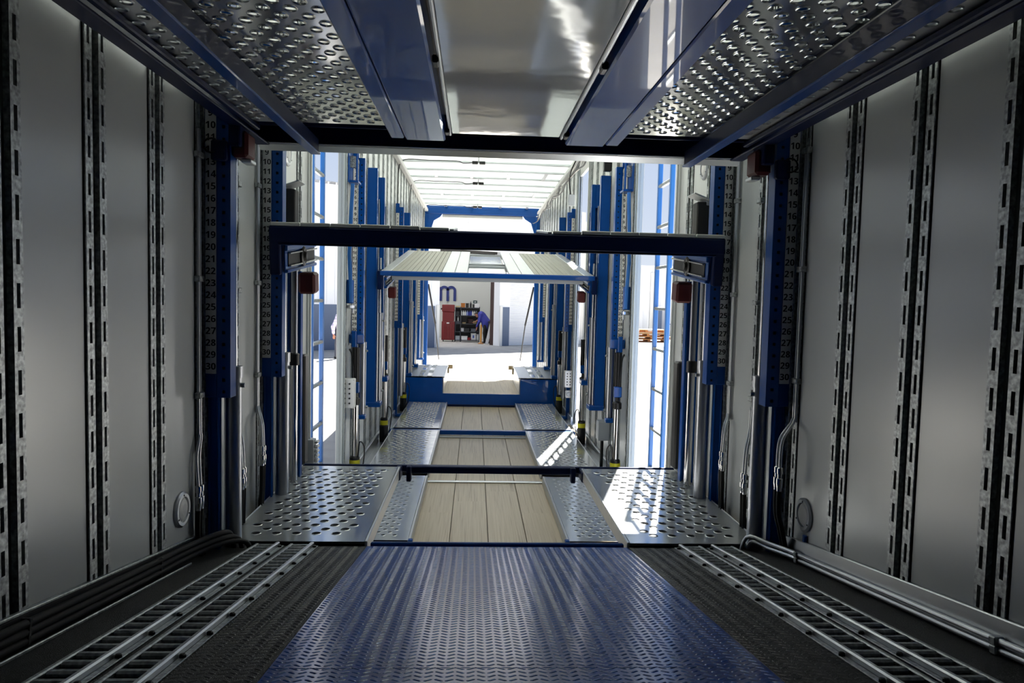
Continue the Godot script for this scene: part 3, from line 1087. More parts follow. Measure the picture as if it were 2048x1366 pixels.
func cylinder(s: float, x: float, z: float, low: float, top: float, rod: float, r: float, label: String, group := "") -> void:
	var o := thing("hydraulic_cylinder", label, "cylinder", Vector3(s * x, low, z), group)
	var c := Vector3(s * x, low, z)
	var b := MB.new()
	b.lathe(c, Vector3.UP, [Vector2(0, 0), Vector2(r, 0), Vector2(r, top - low - 0.05), Vector2(r * 1.08, top - low - 0.05), Vector2(r * 1.08, top - low), Vector2(r * 0.55, top - low)], 24)
	put(o, "barrel", b, M.barrel)
	var rd := MB.new()
	rd.cyl(Vector3(s * x, top, z), Vector3(s * x, rod, z), r * 0.5, 14)
	put(o, "rod", rd, M.chrome)
	var pt := MB.new()
	pt.cyl(Vector3(s * (x - r), low + 0.10, z), Vector3(s * (x - r - 0.018), low + 0.10, z), 0.012, 8)
	put(o, "port", pt, M.galv)
	pt = MB.new()
	pt.cyl(Vector3(s * (x - r), top - 0.08, z), Vector3(s * (x - r - 0.014), top - 0.08, z), 0.010, 8)
	put(o, "port", pt, M.galv)

func lift_post(s: float, z: float, low: float, top: float, label: String, slot := false) -> void:
	var o := thing("lift_post", label, "post", Vector3(s * 1.16, low, z), "plain blue lift posts along both walls")
	var p := MB.new()
	p.bx(s * 1.105, s * 1.112, low, top, z - 0.06, z, 0.002)
	p.bx(s * 1.195, s * 1.202, low, top, z - 0.06, z, 0.002)
	p.bx(s * 1.105, s * 1.202, low, top, z - 0.066, z - 0.06, 0.002)
	if slot:
		p.bx(s * 1.112, s * 1.150, low, top, z - 0.01, z, 0.003)
		p.bx(s * 1.150, s * 1.195, top - 0.25, top, z - 0.01, z, 0.003)
	else:
		p.bx(s * 1.112, s * 1.195, low, top, z - 0.01, z, 0.003)
	put(o, "channel", p, M.blue)
	var f := MB.new()
	f.bx(s * 1.05, s * 1.205, low, low + 0.05, z - 0.16, z + 0.01, 0.006)
	put(o, "foot_bracket", f, M.blue)
	var r := MB.new()
	r.cyl(Vector3(s * 1.092, low + 0.05, z - 0.03), Vector3(s * 1.092, top - 0.3, z - 0.03), 0.008, 8)
	put(o, "guide_rod", r, M.chrome)

func actuator(s: float, z: float, label: String) -> void:
	var x := s * 1.135
	var o := thing("screw_actuator", label, "actuator", Vector3(x, 0.013, z), "screw actuators with a yellow band at the foot")
	var c := Vector3(x, 0, z)
	var m := MB.new()
	m.lathe(c, Vector3.UP, [Vector2(0, 0.013), Vector2(0.05, 0.013), Vector2(0.05, 0.19), Vector2(0.043, 0.20), Vector2(0.043, 0.275), Vector2(0.03, 0.29), Vector2(0, 0.29)], 18)
	put(o, "motor", m, M.black)
	var y := MB.new()
	y.lathe(c, Vector3.UP, [Vector2(0.0435, 0.205), Vector2(0.046, 0.205), Vector2(0.046, 0.255), Vector2(0.0435, 0.255)], 18)
	put(o, "yellow_band", y, M.yellow)
	var t := MB.new()
	t.cyl(Vector3(x, 0.285, z), Vector3(x, 0.74, z), 0.03, 16)
	put(o, "silver_tube", t, M.chrome)
	var k := MB.new()
	k.lathe(c, Vector3.UP, [Vector2(0.03, 0.73), Vector2(0.041, 0.735), Vector2(0.041, 0.785), Vector2(0.02, 0.80), Vector2(0.018, 0.85), Vector2(0, 0.85)], 18)
	put(o, "collar", k, M.black)
	var cv := MB.new()
	cv.bx(x - 0.034, x + 0.034, 0.835, 0.93, z - 0.012, z + 0.03, 0.006)
	put(o, "clevis", cv, M.blue)
	var u := MB.new()
	u.cyl(Vector3(x, 0.90, z - 0.01), Vector3(x, 1.225, z - 0.01), 0.034, 16)
	put(o, "black_sleeve", u, M.dark_steel)
	var cb := MB.new()
	cb.tube(bend([Vector3(x - s * 0.03, 0.27, z + 0.02), Vector3(x - s * 0.05, 0.42, z + 0.05), Vector3(x - s * 0.09, 0.36, z + 0.05), Vector3(x - s * 0.07, 0.16, z + 0.06), Vector3(x - s * 0.02, 0.08, z + 0.06)], 5), 0.006, 6)
	put(o, "cable", cb, M.black)

func hydraulic_line(s: float, x: float, z: float, drop: float, tall: float, label: String) -> void:
	var o := thing("hydraulic_line", label, "pipe", Vector3(s * 1.205, drop, z), "hydraulic lines beside the near columns")
	var e := Vector3(s * x, drop, z + 0.03)
	for k in 2:
		var dz := 0.018 * k
		var p := MB.new()
		p.tube(bend([Vector3(s * 1.208, tall, z + dz), Vector3(s * 1.208, drop + 0.30, z + dz), Vector3(s * 1.205, drop + 0.20, z + dz), Vector3(s * (x + 0.006), drop + 0.12, z + 0.03 + dz * 1.5), e + Vector3(0, 0, dz * 1.5)], 5), 0.006, 8)
		put(o, "pipe", p, M.alu_soft)
		var f := MB.new()
		f.lathe(e + Vector3(0, 0.01, dz * 1.5), Vector3.DOWN, [Vector2(0.006, 0), Vector2(0.012, 0.004), Vector2(0.012, 0.028), Vector2(0.009, 0.030), Vector2(0.009, 0.045), Vector2(0.0135, 0.047), Vector2(0.0135, 0.07), Vector2(0.010, 0.09), Vector2(0.010, 0.115), Vector2(0, 0.115)], 8)
		put(o, "fitting", f, M.chrome)
		var h := MB.new()
		var q := e + Vector3(0, -0.09, dz * 1.5)
		h.tube(bend([q, q + Vector3(s * 0.002, -0.09, 0), q + Vector3(s * (1.195 - x) * 0.5 - s * 0.004, -0.17, -0.01), q + Vector3(s * (1.195 - x), -0.285, -0.03)], 5), 0.0105, 8)
		put(o, "hose", h, M.rubber)
	for y in [drop + 0.36, drop + 0.82, drop + 1.3]:
		var c := MB.new()
		c.bx(s * 1.196, s * 1.219, y - 0.012, y + 0.012, z - 0.016, z + 0.034, 0.003)
		put(o, "clamp", c, M.galv)

func build_columns() -> void:
	var where := [[-2.93, 0.5, "nearest numbered blue column on the %s, carrying the overhead deck's red lock"], [-3.70, 0.5, "second numbered blue column on the %s, at the end of the navy deck beam"],
		[-6.36, 0.56, "tall numbered blue column on the %s just past the side doorway"], [-9.72, 0.02, "numbered blue column on the %s beyond the slatted deck's front edge"], [-13.55, 0.47, "farthest numbered blue column on the %s near the open rear end"]]
	for s in [-1.0, 1.0]:
		for w in where:
			number_column(s, w[0], w[2] % sd(s), w[1])
		cylinder(s, 1.137, -3.035, 0.5, 1.36, 2.3, 0.036, "dark silver hydraulic cylinder under the nearest numbered column, %s wall" % sd(s))
		cylinder(s, 1.135, -3.80, 0.012, 1.36, 1.9, 0.036, "dark silver hydraulic cylinder under the second numbered column, %s wall" % sd(s))
		cylinder(s, 1.135, -6.47, 0.56, 1.25, 2.6, 0.036, "pale hydraulic cylinder hung below the tall numbered column, %s wall" % sd(s))
		cylinder(s, 1.135, -9.83, 0.30, 1.3, 2.6, 0.034, "hydraulic cylinder below the numbered column beside the blue step, %s wall" % sd(s))
		cylinder(s, 1.135, -13.66, 0.50, 1.3, 2.6, 0.034, "hydraulic cylinder by the farthest numbered column, %s wall" % sd(s))
		lift_post(s, -7.10, 0.56, 2.92, "wide plain blue post behind the tall numbered column, %s wall" % sd(s))
		cylinder(s, 1.085, -7.22, 0.61, 1.50, 2.05, 0.034, "pale hydraulic cylinder between the two plain blue posts, %s wall" % sd(s))
		lift_post(s, -7.66, 0.75, 2.92, "plain blue post with an open slot at the corner of the slatted deck, %s wall" % sd(s), true)
		lift_post(s, -10.6, 0.48, 2.9, "plain blue post standing above the blue step, %s wall" % sd(s))
		lift_post(s, -11.8, 0.50, 2.8, "farther plain blue post behind the blue step, %s wall" % sd(s), true)
		cylinder(s, 1.08, -10.72, 0.53, 1.6, 2.2, 0.034, "pale hydraulic cylinder above the blue step, %s wall" % sd(s))
		actuator(s, -6.12, "screw actuator with yellow band just past the %s doorway" % sd(s))
		actuator(s, -8.1, "screw actuator with yellow band midway along the %s wall beside the ramps" % sd(s))
		actuator(s, -10.3, "screw actuator with yellow band at the %s end of the blue step" % sd(s))
		hydraulic_line(s, 1.195 if s < 0 else 1.135, -2.865, 0.90 if s < 0 else 1.0, 2.3, "twin steel pipes ending in hose fittings in front of the nearest column, %s wall" % sd(s))
		hydraulic_line(s, 1.172, -3.32, 0.86, 1.15, "short twin pipes with black hoses on the panel between the near columns, %s wall" % sd(s))
		hydraulic_line(s, 1.17, -3.62, 0.90, 2.6, "twin steel pipes ending in hose fittings before the second column, %s wall" % sd(s))
		# gear between the second column and the doorway
		var g := thing("guide_rod", "chrome guide rod with a black collar between second column and %s doorway" % sd(s), "rod", Vector3(s * 1.13, 0.012, -4.02))
		var a := MB.new()
		a.cyl(Vector3(s * 1.13, 0.012, -4.02), Vector3(s * 1.13, 1.28, -4.02), 0.021, 16)
		put(g, "lower_rod", a, M.chrome)
		var b := MB.new()
		b.cyl(Vector3(s * 1.13, 1.33, -4.02), Vector3(s * 1.13, 1.80, -4.02), 0.018, 16)
		put(g, "upper_rod", b, M.barrel)
		var c := MB.new()
		c.lathe(Vector3(s * 1.13, 1.27, -4.02), Vector3.UP, [Vector2(0.018, 0), Vector2(0.029, 0.003), Vector2(0.029, 0.065), Vector2(0.018, 0.07)], 16)
		put(g, "collar", c, M.black)
		var u := thing("guide_channel", "narrow blue guide channel beside the chrome rod near the %s doorway" % sd(s), "post", Vector3(s * 1.17, 0.012, -4.16))
		var d := MB.new()
		d.bx(s * 1.125, s * 1.205, 0.012, 1.80, -4.20, -4.185, 0.004)
		d.bx(s * 1.125, s * 1.138, 0.012, 1.80, -4.185, -4.15, 0.003)
		d.bx(s * 1.192, s * 1.205, 0.012, 1.80, -4.185, -4.15, 0.003)
		put(u, "channel", d, M.blue)
		var v := thing("hose_cover", "black upright hose cover on the panel next to the %s doorway" % sd(s), "cover", Vector3(s * 1.19, 0.62, -4.42))
		var e := MB.new()
		e.bx(s * 1.15, s * 1.217, 0.62, 1.30, -4.46, -4.37, 0.01)
		put(v, "cover", e, M.black)
		var tp := thing("winch_housing", "dark grey upright housing with a pale slanted cap above the second deck, %s wall" % sd(s), "housing", Vector3(s * 1.17, 2.1, -4.1))
		var h := MB.new()
		h.bx(s * 1.14, s * 1.212, 2.00, 2.255, -4.15, -4.06, 0.006)
		put(tp, "body", h, M.dark_grey)
		var hc := MB.new()
		hc.box(Vector3(s * 1.16, 2.278, -4.09), Vector3(0.11, 0.008, 0.14), 0.002, Basis(Vector3.BACK, -s * 0.35))
		put(tp, "cap", hc, M.grey_box)
		var br := MB.new()
		br.bx(s * 1.192, s * 1.217, 2.235, 2.275, -4.14, -4.05, 0.003)
		put(tp, "bracket", br, M.grey_box)

# ---------------------------------------------------------------- ladders, boxes, lamps, cables
func ladder(s: float) -> void:
	var o := thing("ladder", "blue access ladder with silver rungs outside the %s side doorway" % sd(s), "ladder", Vector3(s * 1.325, GROUND, -5.46))
	for z in [-5.29, -5.645]:
		var b := MB.new()
		b.bx(s * 1.308, s * 1.342, GROUND, 3.35, z - 0.02, z + 0.02, 0.006)
		put(o, "stile", b, M.blue_bright)
	var rg := MB.new()
	rg.bx(-0.016, 0.016, -0.013, 0.013, -0.335 / 2, 0.335 / 2, 0.005)
	var m := rg.done()
	for i in 12:
		var q := put(o, "rung", m, M.galv)
		q.position += Vector3(s * 1.325, -0.31 + 0.322 * i, -5.4675)

func control_box(c: Vector3, w: float, h: float, label: String) -> void:
	var o := thing("control_box", label, "control box", c)
	var b := MB.new()
	b.box(c, Vector3(w, h, 0.07), 0.006)
	put(o, "case", b, M.white)
	for i in 5:
		for k in 2:
			var q := MB.new()
			q.lathe(c + Vector3((k - 0.45) * w * 0.34 - w * 0.05, (i - 2.0) * h * 0.165, 0.035), Vector3.BACK, [Vector2(0.008, 0), Vector2(0.008, 0.004), Vector2(0.005, 0.009), Vector2(0, 0.009)], 10)
			put(o, "button", q, M.ink)
	for sx in [-1.0, 1.0]:
		for sy in [-1.0, 1.0]:
			var q := MB.new()
			q.lathe(c + Vector3(sx * w * 0.42, sy * h * 0.46, 0.035), Vector3.BACK, [Vector2(0.003, 0), Vector2(0.002, 0.002), Vector2(0, 0.002)], 6)
			put(o, "screw", q, M.dark_steel)

func build_small_gear() -> void:
	for s in [-1.0, 1.0]:
		ladder(s)
		# winch bracket and hanging strap at the top of the tall column
		var w := thing("winch_bracket", "blue winch bracket with pulley high on the %s wall next to the tall numbered column" % sd(s), "bracket", Vector3(s * 1.2, 2.62, -6.2))
		var b := MB.new()
		b.bx(s * 1.215, s * 1.206, 2.62, 2.98, -6.30, -6.10, 0.003)
		b.bx(s * 1.13, s * 1.215, 2.62, 2.64, -6.28, -6.12, 0.003)
		b.bx(s * 1.09, s * 1.215, 2.90, 2.95, -6.30, -6.10, 0.004)
		b.bx(s * 1.135, s * 1.15, 2.64, 2.9, -6.13, -6.115, 0.003)
		put(w, "frame", b, M.blue)
		var pu := MB.new()
		pu.lathe(Vector3(s * 1.185, 2.80, -6.18), Vector3.BACK, [Vector2(0, -0.015), Vector2(0.05, -0.015), Vector2(0.042, 0), Vector2(0.05, 0.015), Vector2(0, 0.015)], 18)
		put(w, "pulley", pu, M.galv)
		var cb := MB.new()
		cb.tube([Vector3(s * 1.14, 2.80, -6.18), Vector3(s * 1.14, 2.0, -6.16), Vector3(s * 1.142, 1.63, -6.14)], 0.005, 6)
		put(w, "wire_rope", cb, M.galv)
		var st := thing("lever_arm", "long bent blue lever hanging beside the tall numbered column on the %s" % sd(s), "lever", Vector3(s * 1.17, 1.6, -6.12))
		var t := MB.new()
		var pts := [Vector2(1.168, 2.60), Vector2(1.184, 2.25), Vector2(1.19, 2.0), Vector2(1.178, 1.78), Vector2(1.172, 1.61)]
		for i in 4:
			var a: Vector2 = pts[i]
			var c: Vector2 = pts[i + 1]
			var d := c - a
			t.box(Vector3(s * (a.x + c.x) / 2, (a.y + c.y) / 2, -6.075), Vector3(0.03, d.length() + 0.008, 0.012), 0.002, Basis(Vector3.BACK, s * atan2(d.x, -d.y)))
		put(st, "bar", t, M.blue_bright)
		var bl := MB.new()
		bl.bx(s * 1.16, s * 1.216, 1.60, 1.80, -6.15, -6.09, 0.005)
		put(st, "mount", bl, M.blue)
		var fi := MB.new()
		fi.bx(s * 1.15, s * 1.205, 1.555, 1.59, -6.14, -6.06, 0.006)
		fi.cyl(Vector3(s * 1.16, 1.555, -6.09), Vector3(s * 1.16, 1.515, -6.09), 0.012, 8)
		put(st, "fitting", fi, M.chrome)
		var hb := thing("tie_bracket", "blue bracket tying the tall numbered column to the %s wall above its cylinder" % sd(s), "bracket", Vector3(s * 1.16, 1.25, -6.28))
		var hh := MB.new()
		hh.bx(s * 1.09, s * 1.216, 1.25, 1.33, -6.30, -6.25, 0.006)
		hh.bx(s * 1.15, s * 1.19, 1.22, 1.36, -6.25, -6.22, 0.005)
		put(hb, "plate", hh, M.blue)
		var hn := MB.new()
		hn.tube(bend([Vector3(s * 1.20, 1.20, -6.2), Vector3(s * 1.17, 1.16, -6.14), Vector3(s * 1.155, 1.05, -6.1), Vector3(s * 1.15, 0.93, -6.09)], 5), 0.009, 8)
		put(hb, "hose", hn, M.black)
	control_box(Vector3(-1.178, 0.845, -6.02), 0.118, 0.25, "white control box with two rows of black buttons just past the left doorway")
	control_box(Vector3(1.16, 0.61, -9.50), 0.115, 0.225, "white control box with black buttons at the right end of the blue step")
	var rc := thing("isolator_switch", "small white switch with a round dial below the right control box", "switch", Vector3(1.16, 0.40, -9.5))
	var rb := MB.new()
	rb.box(Vector3(1.165, 0.405, -9.5), Vector3(0.095, 0.10, 0.05), 0.012)
	put(rc, "case", rb, M.white)
	var rd := MB.new()
	rd.lathe(Vector3(1.165, 0.405, -9.475), Vector3.BACK, [Vector2(0.032, 0), Vector2(0.032, 0.008), Vector2(0.026, 0.014), Vector2(0, 0.014)], 20)
	put(rc, "dial", rd, M.grey_box)
	var gb := thing("junction_box", "grey junction box on the right wall below the two plain blue posts", "box", Vector3(1.16, 0.4, -6.85))
	var g1 := MB.new()
	g1.bx(1.10, 1.215, 0.31, 0.50, -6.93, -6.80, 0.006)
	put(gb, "case", g1, M.grey_box)
	var g2 := MB.new()
	g2.cyl(Vector3(1.15, 0.31, -6.86), Vector3(1.15, 0.012, -6.86), 0.016, 10)
	put(gb, "conduit", g2, M.black)
	var lb := thing("ribbed_box", "grey box with a white toothed edge at the near jamb of the left doorway", "box", Vector3(-1.2, 0.55, -4.72))
	var l1 := MB.new()
	l1.bx(-1.235, -1.165, 0.52, 0.715, -4.76, -4.68, 0.004)
	put(lb, "case", l1, M.grey_box)
	for i in 6:
		var q := MB.new()
		q.bx(-1.164, -1.140, 0.53 + 0.031 * i, 0.55 + 0.031 * i, -4.75, -4.69, 0.005)
		put(lb, "tooth", q, M.white)
	# lamps under the roof
	for i in 3:
		var z: float = [-9.87, -11.62, -14.6][i]
		var o := thing("roof_lamp", "small black lamp under the white roof, %s" % ["nearest of three", "middle of three", "farthest of three"][i], "lamp", Vector3(-0.12, 3.5, z), "black lamps under the roof")
		var b := MB.new()
		b.bx(-0.205, -0.125, 3.50, 3.54, z - 0.03, z + 0.03, 0.006)
		b.bx(-0.105, -0.025, 3.50, 3.54, z - 0.03, z + 0.03, 0.006)
		put(o, "housing", b, M.black)
		var br := MB.new()
		br.bx(-0.13, -0.10, 3.515, 3.545, z - 0.015, z + 0.015, 0.003)
		br.bx(-0.122, -0.108, 3.54, 3.60, z - 0.01, z + 0.01, 0.002)
		put(o, "bracket", br, M.galv)
		var wi := MB.new()
		wi.tube(bend([Vector3(-0.205, 3.52, z), Vector3(-0.32, 3.51, z), Vector3(-0.42, 3.535, z), Vector3(-0.8, 3.534, z), Vector3(-1.12, 3.53, z), Vector3(-1.20, 3.40, z), Vector3(-1.212, 2.9, z)], 5), 0.006, 6)
		put(o, "wire", wi, M.dark_grey)
	# cables along the right roof edge
	for k in 4:
		var p := []
		for i in 24:
			var u := i / 23.0
			p.append(Vector3(1.13 - 0.022 * k + 0.03 * sin(u * 31.0 + k * 2.0), 3.40 - 0.045 * k - 0.05 * absf(sin(u * PI * 7.0 + k)), lerpf(-6.0, REAR + 0.3, u)))
		var q := MB.new()
		q.tube(bend(p, 3), 0.009, 6)
		single("roof_cable", "%s cable looped along the right roof edge, %s" % [["pale", "black", "pale", "black"][k], ["topmost", "second down", "third down", "lowest"][k]], "cable", q, M.plate_white if k % 2 == 0 else M.black, "cables along the right roof edge")
	var hg := thing("hanging_box", "small grey box hanging by a black cable near the right side opening", "box", Vector3(1.1, 2.9, -9.0))
	var h1 := MB.new()
	h1.bx(1.02, 1.10, 2.86, 3.0, -9.03, -8.97, 0.005)
	put(hg, "case", h1, M.grey_box)
	var h2 := MB.new()
	h2.tube(bend([Vector3(1.05, 3.0, -9.0), Vector3(1.03, 3.15, -9.0), Vector3(1.05, 3.3, -9.0), Vector3(1.12, 3.46, -9.0)], 5), 0.008, 6)
	put(hg, "cable", h2, M.black)
	var sw := MB.new()
	sw.bx(1.105, 1.18, 2.94, 3.10, -7.02, -6.96, 0.006)
	single("limit_switch", "black limit switch box above the plain blue post on the right", "switch", sw, M.black)
	# the second right-hand opening has a blue ladder too
	var o2 := thing("ladder", "blue ladder glimpsed through the second opening far down the right wall", "ladder", Vector3(1.33, GROUND, -9.1))
	for z in [-8.95, -9.27]:
		var b := MB.new()
		b.bx(1.31, 1.345, GROUND, 3.3, z - 0.018, z + 0.018, 0.005)
		put(o2, "stile", b, M.blue_bright)
	var rg := MB.new()
	rg.bx(-0.014, 0.014, -0.012, 0.012, -0.15, 0.15, 0.004)
	var m := rg.done()
	for i in 12:
		var q := put(o2, "rung", m, M.galv)
		q.position += Vector3(1.327, -0.3 + 0.32 * i, -9.11)

# ---------------------------------------------------------------- bodies: tapered bones joined into one skin
func body(bones: Array, cell: float, k: float, out: MB) -> void:
	var lo := Vector3(1e9, 1e9, 1e9)
	var hi := -lo
	for b in bones:
		var r: float = maxf(b[2], b[3]) + cell * 3.0
		for e in 2:
			lo = lo.min(b[e] - Vector3(r, r, r))
			hi = hi.max(b[e] + Vector3(r, r, r))
	var n := Vector3i(((hi - lo) / cell).ceil()) + Vector3i(2, 2, 2)
	var f := PackedFloat32Array()
	f.resize(n.x * n.y * n.z)
	f.fill(9.0)
	for b in bones:
		var r: float = maxf(b[2], b[3]) + k + cell * 2.0
		var p: Vector3 = b[0]
		var d: Vector3 = b[1] - b[0]
		var dd := maxf(d.length_squared(), 1e-9)
		var a := Vector3i((((b[0] as Vector3).min(b[1]) - Vector3(r, r, r) - lo) / cell).floor()).max(Vector3i.ZERO)
		var c := Vector3i((((b[0] as Vector3).max(b[1]) + Vector3(r, r, r) - lo) / cell).ceil()).min(n - Vector3i.ONE)
		for z in range(a.z, c.z + 1):
			for y in range(a.y, c.y + 1):
				for x in range(a.x, c.x + 1):
					var q := lo + Vector3(x, y, z) * cell
					var t := clampf((q - p).dot(d) / dd, 0.0, 1.0)
					var v := (q - p - d * t).length() - lerpf(b[2], b[3], t)
					var i := (z * n.y + y) * n.x + x
					var o := f[i]
					var h := maxf(k - absf(v - o), 0.0) / k
					f[i] = minf(v, o) - h * h * k * 0.25
	var at := {}
	var st := [1, n.x, n.x * n.y]
	var grad := func(i: int) -> Vector3:
		return Vector3(f[i + 1] - f[i], f[i + st[1]] - f[i], f[i + st[2]] - f[i]).normalized()
	for z in n.z - 1:
		for y in n.y - 1:
			for x in n.x - 1:
				var i: int = (z * n.y + y) * n.x + x
				var s := Vector3.ZERO
				var cnt := 0
				for c in 8:
					var ca := Vector3i(c & 1, (c >> 1) & 1, c >> 2)
					var va := f[i + ca.x + ca.y * st[1] + ca.z * st[2]]
					for ax in 3:
						if ca[ax] == 1: continue
						var vb := f[i + ca.x + ca.y * st[1] + ca.z * st[2] + st[ax]]
						if (va < 0.0) != (vb < 0.0):
							var w := Vector3(ca)
							w[ax] += va / (va - vb)
							s += w
							cnt += 1
				if cnt > 0:
					at[i] = [lo + (Vector3(x, y, z) + s / cnt) * cell, grad.call(i)]
	for i in at:
		for ax in 3:
			var j: int = i + st[ax]
			if (f[i] < 0.0) == (f[j] < 0.0): continue
			var u: int = st[(ax + 1) % 3]
			var w2: int = st[(ax + 2) % 3]
			if at.has(i - u) and at.has(i - w2) and at.has(i - u - w2):
				var A = at[i]; var B = at[i - u]; var C = at[i - u - w2]; var D = at[i - w2]
				out.q4(A[0], B[0], C[0], D[0], A[1], B[1], C[1], D[1])

# five fingers from a palm at w pointing along d; s says which side the thumb is on
func hand(w: Vector3, d: Vector3, across: Vector3, out: MB) -> void:
	var nrm := d.cross(across).normalized()
	var palm := w + d * 0.085
	var bones := [[w, palm - d * 0.02, 0.024, 0.020]]
	for i in 4:
		var o := palm + across * (i - 1.5) * 0.019
		var l: float = [0.062, 0.075, 0.070, 0.054][i]
		bones.append([w + across * (i - 1.5) * 0.010 + d * 0.03, o, 0.012, 0.0105])
		bones.append([o, o + d * l * 0.5 + nrm * 0.012, 0.0095, 0.0085])
		bones.append([o + d * l * 0.5 + nrm * 0.012, o + d * l * 0.8 + nrm * 0.035, 0.0085, 0.007])
	bones.append([w + d * 0.02 + across * -0.02, w + d * 0.05 + across * -0.05 + nrm * 0.012, 0.013, 0.010])
	bones.append([w + d * 0.05 + across * -0.05 + nrm * 0.012, w + d * 0.085 + across * -0.056 + nrm * 0.028, 0.010, 0.008])
	body(bones, 0.006, 0.006, out)

func head(c: Vector3, fwd: Vector3, up: Vector3, skin: MB, hair: MB) -> void:
	var sdv := fwd.cross(up).normalized()
	body([[c + up * 0.04 - fwd * 0.01, c + up * 0.02 - fwd * 0.03, 0.085, 0.082], [c - up * 0.03 + fwd * 0.02, c - up * 0.075 + fwd * 0.045, 0.062, 0.038],
		[c + fwd * 0.085 + up * 0.0, c + fwd * 0.105 - up * 0.03, 0.010, 0.016], [c + fwd * 0.075 - up * 0.062, c + fwd * 0.078 - up * 0.068, 0.022, 0.016],
		[c + sdv * 0.078 + up * 0.01, c + sdv * 0.084 - up * 0.025, 0.012, 0.009], [c - sdv * 0.078 + up * 0.01, c - sdv * 0.084 - up * 0.025, 0.012, 0.009],
		[c + fwd * 0.072 + up * 0.035 + sdv * 0.03, c + fwd * 0.072 + up * 0.035 - sdv * 0.03, 0.016, 0.016], [c - up * 0.06 - fwd * 0.02, c - up * 0.15 - fwd * 0.035, 0.052, 0.056]], 0.010, 0.012, skin)
	body([[c + up * 0.065 - fwd * 0.005, c + up * 0.03 - fwd * 0.05, 0.080, 0.078], [c + up * 0.03 - fwd * 0.05, c - up * 0.04 - fwd * 0.055, 0.07, 0.045]], 0.012, 0.02, hair)

